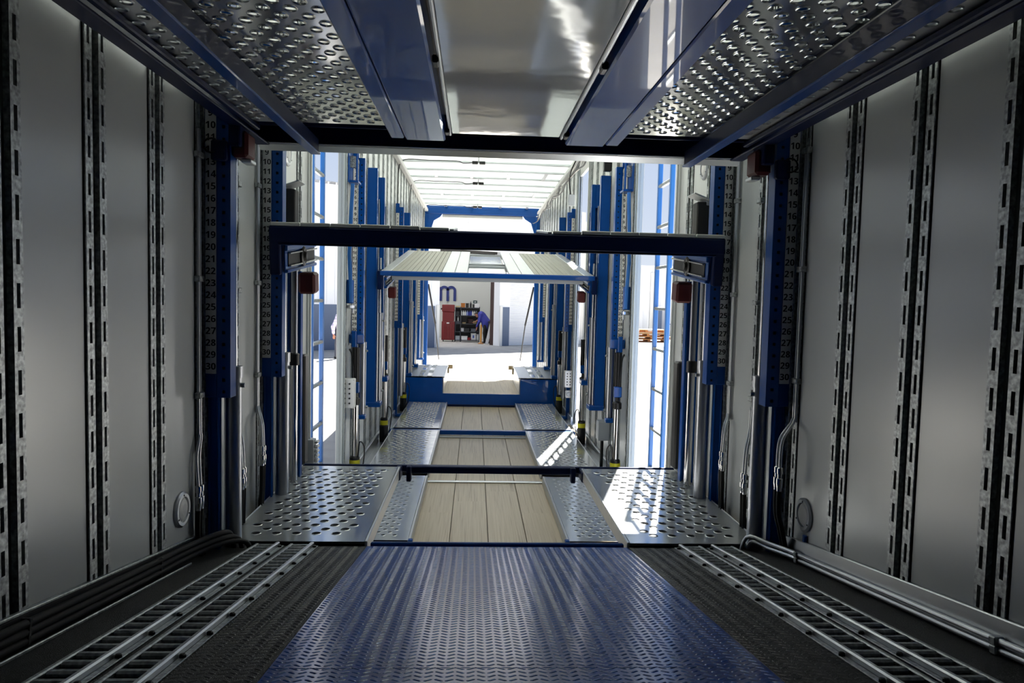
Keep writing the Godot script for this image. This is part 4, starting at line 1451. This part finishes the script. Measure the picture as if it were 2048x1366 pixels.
func build_people() -> void:
	var skin_m := mat(Color(0.62, 0.42, 0.33), 0.6)
	var hair_m := mat(Color(0.08, 0.06, 0.05), 0.7)
	# bending into the shelves, seen from behind and the side
	var f := Vector3(0.32, GROUND, -33.7)
	var p := thing("person", "person in a blue shirt and black trousers bending forward into the workshop shelves", "person", f)
	var sk := MB.new()
	var hr := MB.new()
	var sh := f + Vector3(-0.14, 1.34, -0.20)    # between the shoulders
	var hip := f + Vector3(0.10, 0.93, 0.0)
	head(sh + Vector3(-0.20, -0.02, -0.10), Vector3(-0.45, -0.85, -0.3).normalized(), Vector3(-0.80, 0.5, -0.35).normalized(), sk, hr)
	var wr := f + Vector3(-0.34, 0.72, 0.06)
	var wl := f + Vector3(-0.42, 0.98, -0.42)
	body([[f + Vector3(-0.26, 1.00, 0.04), wr, 0.042, 0.030], [f + Vector3(-0.27, 1.10, -0.36), wl, 0.042, 0.030]], 0.016, 0.02, sk)
	hand(wr, Vector3(-0.1, -0.95, 0.05).normalized(), Vector3(0.2, 0, 0.98).normalized(), sk)
	hand(wl, Vector3(-0.85, -0.4, -0.1).normalized(), Vector3(0.1, 0.1, 0.98).normalized(), sk)
	put(p, "body", sk, skin_m)
	put(p, "hair", hr, hair_m)
	var st := MB.new()
	body([[hip, sh, 0.20, 0.17], [hip + Vector3(0.08, 0.02, 0.02), sh + Vector3(0.06, -0.06, 0.02), 0.17, 0.17], [hip + Vector3(0, -0.10, 0), hip, 0.19, 0.20], [sh + Vector3(0.02, 0, 0.12), sh + Vector3(0.0, 0, -0.12), 0.11, 0.11],
		[sh + Vector3(0.0, -0.02, 0.15), f + Vector3(-0.24, 1.0, 0.07), 0.085, 0.062], [sh + Vector3(0, 0, -0.15), f + Vector3(-0.26, 1.10, -0.36), 0.08, 0.06], [f + Vector3(-0.24, 1.0, 0.07), wr + Vector3(0, 0.06, 0), 0.062, 0.045]], 0.022, 0.06, st)
	put(p, "shirt", st, mat(Color(0.13, 0.16, 0.50), 0.75))
	var tr := MB.new()
	body([[hip + Vector3(0, -0.02, 0.02), hip + Vector3(0, -0.1, 0.02), 0.17, 0.15], [f + Vector3(0.06, 0.85, 0.10), f + Vector3(0.02, 0.48, 0.10), 0.105, 0.075], [f + Vector3(0.02, 0.48, 0.10), f + Vector3(0.04, 0.09, 0.10), 0.075, 0.058],
		[f + Vector3(0.12, 0.85, -0.10), f + Vector3(0.14, 0.48, -0.10), 0.105, 0.075], [f + Vector3(0.14, 0.48, -0.10), f + Vector3(0.18, 0.09, -0.10), 0.075, 0.058]], 0.022, 0.04, tr)
	put(p, "trousers", tr, mat(Color(0.02, 0.02, 0.025), 0.8))
	for q in [Vector3(0.04, 0.0, 0.10), Vector3(0.18, 0.0, -0.10)]:
		var bt := MB.new()
		body([[f + q + Vector3(0.03, 0.045, 0), f + q + Vector3(-0.13, 0.035, 0), 0.045, 0.034]], 0.014, 0.01, bt)
		put(p, "boot", bt, M.ink)
	# standing by the far wall, half hidden by the doorway frame
	var g := Vector3(-4.62, GROUND, -23.9)
	var h := thing("person", "person in a pale checked shirt and grey trousers standing outside, half hidden by the doorway", "person", g)
	var s2 := MB.new()
	var h2 := MB.new()
	head(g + Vector3(0.02, 1.62, 0), Vector3(0.85, -0.15, 0.4).normalized(), Vector3(0.1, 1, 0).normalized(), s2, h2)
	var w1 := g + Vector3(-0.15, 0.80, 0.20)
	var w2 := g + Vector3(0.22, 0.98, -0.16)
	body([[g + Vector3(-0.20, 1.06, 0.17), w1, 0.04, 0.028], [g + Vector3(0.03, 1.02, -0.21), w2, 0.04, 0.028]], 0.016, 0.02, s2)
	hand(w1, Vector3(0.12, -0.98, 0.0).normalized(), Vector3(-0.95, -0.1, 0.1).normalized(), s2)
	hand(w2, Vector3(0.9, -0.1, 0.2).normalized(), Vector3(0.1, 0.9, 0.1).normalized(), s2)
	put(h, "body", s2, skin_m)
	put(h, "hair", h2, hair_m)
	var im := Image.create(32, 32, false, Image.FORMAT_RGB8)
	for y in 32:
		for x in 32:
			var c := Color(0.86, 0.84, 0.88)
			if x % 16 < 5: c = c.lerp(Color(0.55, 0.50, 0.68), 0.6)
			if y % 16 < 5: c = c.lerp(Color(0.55, 0.50, 0.68), 0.6)
			im.set_pixel(x, y, c)
	var chk := mat(Color(1, 1, 1), 0.85)
	chk.albedo_texture = ImageTexture.create_from_image(im)
	tri_map(chk, Vector3(5, 5, 5))
	var t2 := MB.new()
	body([[g + Vector3(0, 0.92, 0), g + Vector3(0, 1.15, 0), 0.165, 0.15], [g + Vector3(0, 1.15, 0), g + Vector3(-0.01, 1.38, 0), 0.15, 0.13], [g + Vector3(-0.01, 1.40, 0.15), g + Vector3(-0.01, 1.40, -0.15), 0.085, 0.085],
		[g + Vector3(-0.02, 1.38, 0.19), g + Vector3(-0.17, 1.06, 0.20), 0.075, 0.06], [g + Vector3(-0.17, 1.06, 0.20), g + Vector3(-0.155, 0.86, 0.20), 0.06, 0.05], [g + Vector3(-0.02, 1.38, -0.19), g + Vector3(0.0, 1.04, -0.24), 0.075, 0.06]], 0.022, 0.05, t2)
	put(h, "shirt", t2, chk)
	var l2 := MB.new()
	body([[g + Vector3(0, 0.95, 0.06), g + Vector3(0, 0.95, -0.06), 0.13, 0.13], [g + Vector3(-0.02, 0.88, 0.09), g + Vector3(-0.06, 0.48, 0.10), 0.10, 0.072], [g + Vector3(-0.06, 0.48, 0.10), g + Vector3(-0.08, 0.09, 0.10), 0.072, 0.055],
		[g + Vector3(0.02, 0.88, -0.09), g + Vector3(0.05, 0.48, -0.10), 0.10, 0.072], [g + Vector3(0.05, 0.48, -0.10), g + Vector3(0.04, 0.09, -0.10), 0.072, 0.055]], 0.022, 0.04, l2)
	put(h, "trousers", l2, mat(Color(0.28, 0.29, 0.33), 0.85))
	for q in [Vector3(-0.08, 0.0, 0.10), Vector3(0.04, 0.0, -0.10)]:
		var bt := MB.new()
		body([[g + q + Vector3(-0.03, 0.045, 0), g + q + Vector3(0.13, 0.035, 0.02), 0.045, 0.034]], 0.014, 0.01, bt)
		put(h, "shoe", bt, M.ink)

# ---------------------------------------------------------------- the yard and the workshop beyond
func build_outside() -> void:
	var gd := MB.new()
	gd.bx(-70, 70, GROUND - 0.2, GROUND, -110, 30)
	var gr := structure("ground", "pale concrete yard in bright sun around the trailer", "ground")
	put(gr, "slab", gd, M.ground)
	# workshop: local x along its front, y up from the ground, z outward
	var o := thing("workshop_building", "white workshop with blue-grey plinth and an open doorway behind the trailer", "building", Vector3(-1.71, GROUND, -30.07))
	o.rotation.y = deg_to_rad(33.0)
	var top := 6.4
	var b := MB.new()
	b.bx(-16, 0.1, 0, top, -0.25, 0)
	put(o, "wall", b, M.cladding, true)
	b = MB.new()
	b.bx(0.1, 3.2, 4.2, top, -0.25, 0)
	put(o, "wall", b, M.cladding, true)
	b = MB.new()
	b.bx(3.2, 3.78, 0, top, -0.45, 0)
	put(o, "wall", b, M.cladding, true)
	b = MB.new()
	b.bx(3.78, 6.9, 4.3, top, -0.25, 0)
	b.bx(6.9, 8, 0, top, -0.25, 0)
	put(o, "wall", b, M.cladding, true)
	b = MB.new()
	b.bx(-16, 8, 0, top, -16.2, -16)
	b.bx(-16.2, -16, 0, top, -16, 0)
	b.bx(8, 8.2, 0, top, -16, 0)
	put(o, "outer_shell", b, M.skin, true)
	b = MB.new()
	b.bx(-16, 8, top - 0.1, top, -16, 0)
	put(o, "roof_sheet", b, M.roof_clear, true)
	for r in [[-16.0, -5.62], [-5.34, -0.12], [3.32, 3.74]]:
		b = MB.new()
		b.bx(r[0], r[1], 0, 1.75, 0, 0.03, 0.004)
		put(o, "plinth", b, M.plinth, true)
	for x in [-5.48, 0.02, 3.27]:
		b = MB.new()
		b.bx(x - 0.07, x + 0.07, 0, 1.80 if x > -1 else top, 0.0, 0.06, 0.006)
		put(o, "corner_trim", b, M.white, true)
	b = MB.new()
	for i in 73:
		var x := -15.9 + i * 0.325
		b.bx(x, x + 0.05, 4.3 if x > 0 and x < 6.9 else 1.8, top - 0.02, 0, 0.02)
	var ribs := put(o, "cladding_ribs", b, M.cladding, true)
	ribs.set_meta("kind", "stuff")
	b = MB.new()
	b.bx(0.1, 3.2, 4.1, 4.75, -0.9, -0.26, 0.01)
	put(o, "door_box", b, M.dark_grey, true)
	b = MB.new()
	b.bx(3.2, 3.42, 0, 4.2, -0.75, -0.46, 0.01)
	put(o, "door_post", b, mat(Color(0.16, 0.05, 0.05), 0.6), true)
	var win := MB.new()
	win.bx(1.45, 2.12, 5.33, 5.68, 0.0, 0.03, 0.005)
	var wn := put(o, "window", win, M.white, true)
	for i in 3:
		var q := MB.new()
		q.bx(1.50 + 0.2 * i, 1.67 + 0.2 * i, 5.37, 5.64, 0.028, 0.034)
		put(wn, "pane", q, M.cladding, true)
	var rd := MB.new()
	rd.bx(3.82, 6.86, 0.0, 4.3, -0.2, -0.12)
	var dr := put(o, "roller_door", rd, M.cladding, true)
	var slat := MB.new()
	slat.bx(3.84, 6.84, 0.004, 0.066, -0.12, -0.10, 0.012)
	var sm := slat.done()
	for i in 60:
		var q := put(dr, "slat", sm, M.cladding, true)
		q.position.y = 0.07 * i
	# inside: parallel to the trailer
	var inn := structure("wall_back", "grey inner wall of the workshop carrying a large blue letter", "wall")
	b = MB.new()
	b.bx(-6, 7, GROUND, 5.8, -37.4, -37.2)
	put(inn, "panel", b, mat(Color(0.70, 0.71, 0.69), 0.8))
	b = MB.new()
	var z := -37.15
	var t := 0.135
	var x0 := -1.985
	var pit := 0.365
	for i in 3:
		b.bx(x0 + pit * i, x0 + pit * i + t, 1.49, 2.05 if i > 0 else 2.2, z - 0.05, z)
	for i in 2:
		var cx := x0 + pit * i + (pit + t) / 2
		var outer := (pit + t) / 2
		var inner := outer - t
		for k in 12:
			var a0 := PI * k / 12.0
			var a1 := PI * (k + 1) / 12.0
			b.prism(PackedVector2Array([Vector2(cx + cos(a0) * outer, 2.03 + sin(a0) * outer), Vector2(cx + cos(a1) * outer, 2.03 + sin(a1) * outer), Vector2(cx + cos(a1) * inner, 2.03 + sin(a1) * inner), Vector2(cx + cos(a0) * inner, 2.03 + sin(a0) * inner)]), z - 0.05, z)
	single("letter_sign", "large blue lowercase letter m on the workshop's inner wall", "sign", b, mat(Color(0.04, 0.12, 0.38), 0.6))
	workshop_things()
	build_people()
	# yard on the right
	var rb := thing("side_building", "low pale building across the yard, seen through the right doorway", "building", Vector3(14, GROUND, -46))
	b = MB.new()
	b.bx(4, 40, GROUND, 3.9, -46.4, -46.0)
	put(rb, "wall", b, M.cladding)
	b = MB.new()
	b.bx(4, 40, 3.9, 4.05, -46.5, -45.8, 0.02)
	put(rb, "coping", b, M.white)
	b = MB.new()
	for i in 90:
		b.bx(4 + i * 0.4, 4.06 + i * 0.4, GROUND, 3.88, -46.0, -45.97)
	var rr := put(rb, "cladding_ribs", b, M.cladding)
	rr.set_meta("kind", "stuff")
	var cp := MB.new()
	cp.bx(11.75, 12.0, GROUND, 1.35, -45.9, -45.7, 0.01)
	cp.bx(11.35, 11.6, GROUND, 3.6, -45.9, -45.7, 0.01)
	var cps := thing("wall_pier", "dark and pale pier standing against the low building across the yard", "pier", Vector3(11.7, GROUND, -45.8))
	var c1 := MB.new()
	c1.bx(11.72, 12.05, GROUND, 1.35, -45.95, -45.7, 0.01)
	put(cps, "dark_pier", c1, M.plinth)
	var c2 := MB.new()
	c2.bx(11.3, 11.6, GROUND, 3.6, -45.95, -45.7, 0.01)
	put(cps, "pale_pier", c2, M.white)
	var bin := thing("wheelie_bin", "dark blue bin across the yard behind the right ladder", "bin", Vector3(12.1, GROUND, -42))
	var bb := MB.new()
	bb.bx(11.7, 12.5, GROUND, 0.35, -42.4, -41.8, 0.03)
	put(bin, "tub", bb, mat(Color(0.03, 0.05, 0.20), 0.5))
	var bl := MB.new()
	bl.bx(11.66, 12.54, 0.35, 0.42, -42.44, -41.76, 0.03)
	put(bin, "lid", bl, mat(Color(0.04, 0.06, 0.24), 0.5))
	# stack of timber pallets
	var wood := mat(Color(0.72, 0.52, 0.30), 0.8)
	var wood2 := mat(Color(0.60, 0.38, 0.20), 0.8)
	var first: Node3D = null
	for i in 4:
		var p: Node3D
		if first == null:
			p = thing("timber_pallet", "x", "pallet", Vector3(9.2, GROUND, -38.0), "timber pallets stacked in the yard")
			for k in 6:
				var q := MB.new()
				q.bx(-1.1, 1.1, 0.125, 0.150, -0.58 + k * 0.2, -0.42 + k * 0.2, 0.005)
				put(p, "board", q, wood, true)
			for k in 3:
				var q := MB.new()
				q.bx(-1.05 + k * 0.98, -0.91 + k * 0.98, 0.022, 0.125, -0.58, 0.58, 0.005)
				put(p, "bearer", q, wood2, true)
				var q2 := MB.new()
				q2.bx(-1.1, 1.1, 0.0, 0.022, -0.58 + k * 0.51, -0.44 + k * 0.51, 0.004)
				put(p, "skid", q2, wood2, true)
			first = p
		else:
			p = first.duplicate()
			p.name = numbered(self, "timber_pallet")
			add_child(p, true)
		p.position = Vector3(9.2 + [0.0, 0.12, -0.05, -0.18][i], GROUND + 0.152 * i + (0.06 if i == 3 else 0.0), -38.0)
		p.rotation.y = [0.0, 0.03, -0.02, 0.04][i]
		tag(p, "tan timber pallet seen through the right doorway, %s of the stack" % ["lowest", "second", "third", "topmost"][i], "pallet", "timber pallets stacked in the yard")
	first.position.y = GROUND
	var sp := MB.new()
	sp.bx(8.1, 10.1, GROUND + 0.456, GROUND + 0.514, -38.5, -37.5, 0.01)
	single("plank_layer", "pale board lying between the two upper timber pallets", "board", sp, mat(Color(0.80, 0.72, 0.60), 0.8))

func shelf_item(called: String, label: String, cat: String, x0: float, x1: float, y: float, h: float, z: float, m: Material, round_ := false, group := "") -> void:
	var o := thing(called, label, cat, Vector3((x0 + x1) / 2, y, z), group)
	var b := MB.new()
	var w := x1 - x0
	var c := Vector3((x0 + x1) / 2, y, z)
	if round_:
		b.lathe(c, Vector3.UP, [Vector2(0, 0), Vector2(w / 2, 0), Vector2(w / 2, h * 0.72), Vector2(w * 0.2, h * 0.86), Vector2(w * 0.2, h), Vector2(0, h)], 12)
	else:
		b.bx(x0, x1, y, y + h * 0.88, z - w * 0.35, z + w * 0.35, 0.012)
	put(o, "body", b, m)
	var l := MB.new()
	if round_:
		l.lathe(c, Vector3.UP, [Vector2(w * 0.22, h * 0.93), Vector2(w * 0.22, h * 1.06), Vector2(0, h * 1.06)], 12)
	else:
		l.bx(x0 - 0.012, x1 + 0.012, y + h * 0.88, y + h, z - w * 0.35 - 0.012, z + w * 0.35 + 0.012, 0.01)
	put(o, "cap" if round_ else "lid", l, m)

func workshop_things() -> void:
	var z := -34.5
	var red := mat(Color(0.40, 0.012, 0.015), 0.45)
	var red2 := mat(Color(0.52, 0.03, 0.03), 0.4)
	var c := thing("tool_cabinet", "tall red tool cabinet with a chest on top inside the workshop", "cabinet", Vector3(-1.4, GROUND, z))
	var b := MB.new()
	b.bx(-1.71, -1.08, GROUND + 0.08, 0.53, z - 0.3, z + 0.3, 0.02)
	put(c, "lower_chest", b, red)
	for k in 4:
		var q := MB.new()
		q.bx(-1.62 + k * 0.13, -1.60 + k * 0.13, GROUND + 0.14, 0.47, z + 0.3, z + 0.32, 0.004)
		put(c, "rib", q, red2)
	b = MB.new()
	b.bx(-1.675, -1.12, 0.535, 0.98, z - 0.28, z + 0.27, 0.015)
	put(c, "middle_chest", b, red)
	b = MB.new()
	b.bx(-1.70, -1.105, 0.985, 1.33, z - 0.28, z + 0.29, 0.02)
	put(c, "top_chest", b, red)
	b = MB.new()
	b.bx(-1.47, -1.34, 0.42, 0.475, z + 0.32, z + 0.34, 0.006)
	put(c, "label_plate", b, M.plate_white)
	b = MB.new()
	b.bx(-1.76, -1.70, 1.08, 1.16, z + 0.1, z + 0.24, 0.01)
	put(c, "handle", b, M.ink)
	for x in [-1.62, -1.18]:
		b = MB.new()
		b.cyl(Vector3(x - 0.02, GROUND + 0.05, z + 0.2), Vector3(x + 0.02, GROUND + 0.05, z + 0.2), 0.05, 14)
		put(c, "caster", b, M.ink)
	var st := mat(Color(0.22, 0.23, 0.25), 0.5, 0.3)
	var r := thing("shelf_rack", "dark steel shelf rack crowded with supplies inside the workshop", "shelf", Vector3(-0.48, GROUND, z))
	for x in [-1.06, -0.80, 0.10]:
		for zz in [z - 0.22, z + 0.22]:
			b = MB.new()
			b.bx(x - 0.02, x + 0.02, GROUND, 1.25 if x > -1 else 1.1, zz - 0.02, zz + 0.02, 0.003)
			put(r, "upright", b, st)
	b = MB.new()
	b.bx(-1.08, 0.12, GROUND + 0.05, 1.17, z - 0.262, z - 0.25, 0.002)
	put(r, "back_panel", b, M.dark_grey)
	for y in [-0.36, 0.05, 0.43, 0.83, 1.21]:
		b = MB.new()
		b.bx(-1.08, 0.12, y - 0.035, y, z - 0.24, z + 0.24, 0.004)
		put(r, "shelf_board", b, st)
	var zf := z + 0.08
	shelf_item("storage_box", "yellow-orange box on the top workshop shelf", "box", -0.80, -0.60, 1.21, 0.21, zf, mat(Color(0.62, 0.36, 0.04), 0.6))
	shelf_item("storage_box", "dark grey box beside the yellow box on the top workshop shelf", "box", -0.575, -0.42, 1.21, 0.21, zf, mat(Color(0.13, 0.11, 0.10), 0.6))
	shelf_item("spray_bottle", "dark bottle with pale cap on the top workshop shelf", "bottle", -0.38, -0.28, 1.21, 0.27, zf, M.dark_grey, true)
	shelf_item("jerry_can", "small black can next to the white bucket on the top workshop shelf", "can", -0.25, -0.15, 1.21, 0.17, zf, M.black)
	shelf_item("bucket", "white bucket at the right end of the top workshop shelf", "bucket", -0.13, 0.09, 1.21, 0.20, zf, M.white)
	var tb := thing("teal_bin", "teal storage bin standing on the white bucket in the workshop", "bin", Vector3(-0.14, 1.42, zf))
	b = MB.new()
	b.bx(-0.22, -0.02, 1.415, 1.56, zf - 0.07, zf + 0.07, 0.015)
	put(tb, "tub", b, mat(Color(0.13, 0.22, 0.22), 0.5))
	b = MB.new()
	b.bx(-0.15, -0.09, 1.47, 1.50, zf + 0.07, zf + 0.075)
	put(tb, "label_plate", b, M.white)
	shelf_item("tray", "low tray with a cream lid at the left of the top workshop shelf", "tray", -1.05, -0.84, 1.21, 0.075, zf, mat(Color(0.72, 0.66, 0.48), 0.6))
	for k in 9:
		var x := -0.79 + k * 0.088
		var cm = [M.white, M.plate_white, M.white, mat(Color(0.55, 0.6, 0.8), 0.5), mat(Color(0.13, 0.20, 0.55), 0.5), mat(Color(0.2, 0.25, 0.6), 0.5), M.plate_white, M.white, M.grey_box][k]
		shelf_item("bottle", "%s bottle, %s from the left in the row on the second workshop shelf" % [["white", "cream", "white", "pale blue", "dark blue", "blue", "cream", "white", "grey"][k], ["first", "second", "third", "fourth", "fifth", "sixth", "seventh", "eighth", "ninth"][k]], "bottle", x, x + 0.075, 0.83, 0.22, zf + 0.05, cm, true, "bottles on the second workshop shelf")
	shelf_item("tool_case", "small black case left of the bottle row on the second workshop shelf", "case", -1.03, -0.86, 0.83, 0.22, zf, M.black)
	shelf_item("parts_box", "brown-red box at the back of the third workshop shelf", "box", -0.45, -0.2, 0.43, 0.26, zf - 0.1, mat(Color(0.16, 0.05, 0.04), 0.7))
	shelf_item("parts_box", "cream box at the right of the third workshop shelf", "box", -0.20, -0.02, 0.43, 0.14, zf + 0.05, mat(Color(0.52, 0.50, 0.36), 0.7))
	shelf_item("cloth_bundle", "tan bundle lying on the third workshop shelf", "bundle", -0.72, -0.55, 0.43, 0.07, zf + 0.05, mat(Color(0.55, 0.48, 0.34), 0.8))
	shelf_item("grey_case", "pale grey case on the third workshop shelf below the black case", "case", -1.03, -0.84, 0.43, 0.12, zf, mat(Color(0.33, 0.33, 0.36), 0.6))
	shelf_item("red_bottle", "slim pale bottle standing above the grey case on the workshop shelves", "bottle", -0.96, -0.90, 0.55, 0.20, zf, M.plate_white, true)
	shelf_item("tool_bag", "black bag slumped on the fourth workshop shelf", "bag", -0.62, -0.36, 0.05, 0.20, zf, M.black)
	shelf_item("rag_pile", "white rags at the left of the fourth workshop shelf", "rags", -0.78, -0.64, 0.05, 0.17, zf, M.white)
	shelf_item("steel_box", "grey steel box at the right of the fourth workshop shelf", "box", -0.30, -0.06, 0.05, 0.16, zf, mat(Color(0.30, 0.33, 0.36), 0.5))
	shelf_item("carton", "small pale grey carton at the left of the bottom workshop shelf", "carton", -1.04, -0.82, -0.36, 0.20, zf + 0.04, M.grey_box)
	shelf_item("wash_tub", "white tub on the bottom workshop shelf", "tub", -0.76, -0.46, -0.36, 0.19, zf + 0.04, M.white)
	shelf_item("red_canister", "small red canister beside the white tub on the bottom workshop shelf", "canister", -0.44, -0.30, -0.36, 0.13, zf + 0.10, red2)
	shelf_item("carton", "white carton with a blue patch on the bottom workshop shelf", "carton", -0.29, -0.05, -0.36, 0.34, zf + 0.02, M.white)
	b = MB.new()
	b.bx(-0.21, -0.13, -0.26, -0.12, zf + 0.104, zf + 0.108)
	put(get_node("carton_001") as Node3D, "blue_patch", b, mat(Color(0.25, 0.38, 0.65), 0.6))
	shelf_item("carton", "narrow white carton at the right end of the bottom workshop shelf", "carton", -0.03, 0.08, -0.36, 0.30, zf + 0.02, M.white)
	# yellow bollard, leaning board, dark panel
	var y := thing("bollard", "thin yellow post on a round foot in front of the workshop shelves", "post", Vector3(0.18, GROUND, -33.0))
	var ym := mat(Color(0.75, 0.50, 0.10), 0.55)
	b = MB.new()
	b.lathe(Vector3(0.18, GROUND, -33.0), Vector3.UP, [Vector2(0.13, 0), Vector2(0.13, 0.03), Vector2(0.09, 0.06), Vector2(0.035, 0.08)], 20)
	put(y, "foot", b, mat(Color(0.62, 0.42, 0.22), 0.6))
	b = MB.new()
	b.cyl(Vector3(0.18, GROUND + 0.06, -33.0), Vector3(0.18, 0.42, -33.0), 0.036, 14)
	b.lathe(Vector3(0.18, 0.42, -33.0), Vector3.UP, [Vector2(0.036, 0), Vector2(0.025, 0.025), Vector2(0, 0.035)], 14)
	put(y, "pole", b, ym)
	var lb := MB.new()
	var d := Vector3(0.29, 1.35, -0.25)
	lb.box(Vector3(0.45, GROUND, -33.0) + d * 0.5, Vector3(0.14, d.length(), 0.05), 0.006, Basis(Vector3(0, 0, 1), -atan2(d.x, d.y)) * Basis(Vector3.RIGHT, -atan2(0.25, 1.38)))
	single("leaning_board", "long white board leaning beside the workshop doorway", "board", lb, M.white)
	var dp := MB.new()
	dp.bx(0.50, 0.85, GROUND, 0.60, -33.6, -33.5, 0.01)
	single("dark_panel", "black panel standing behind the leaning white board", "panel", dp, M.black)
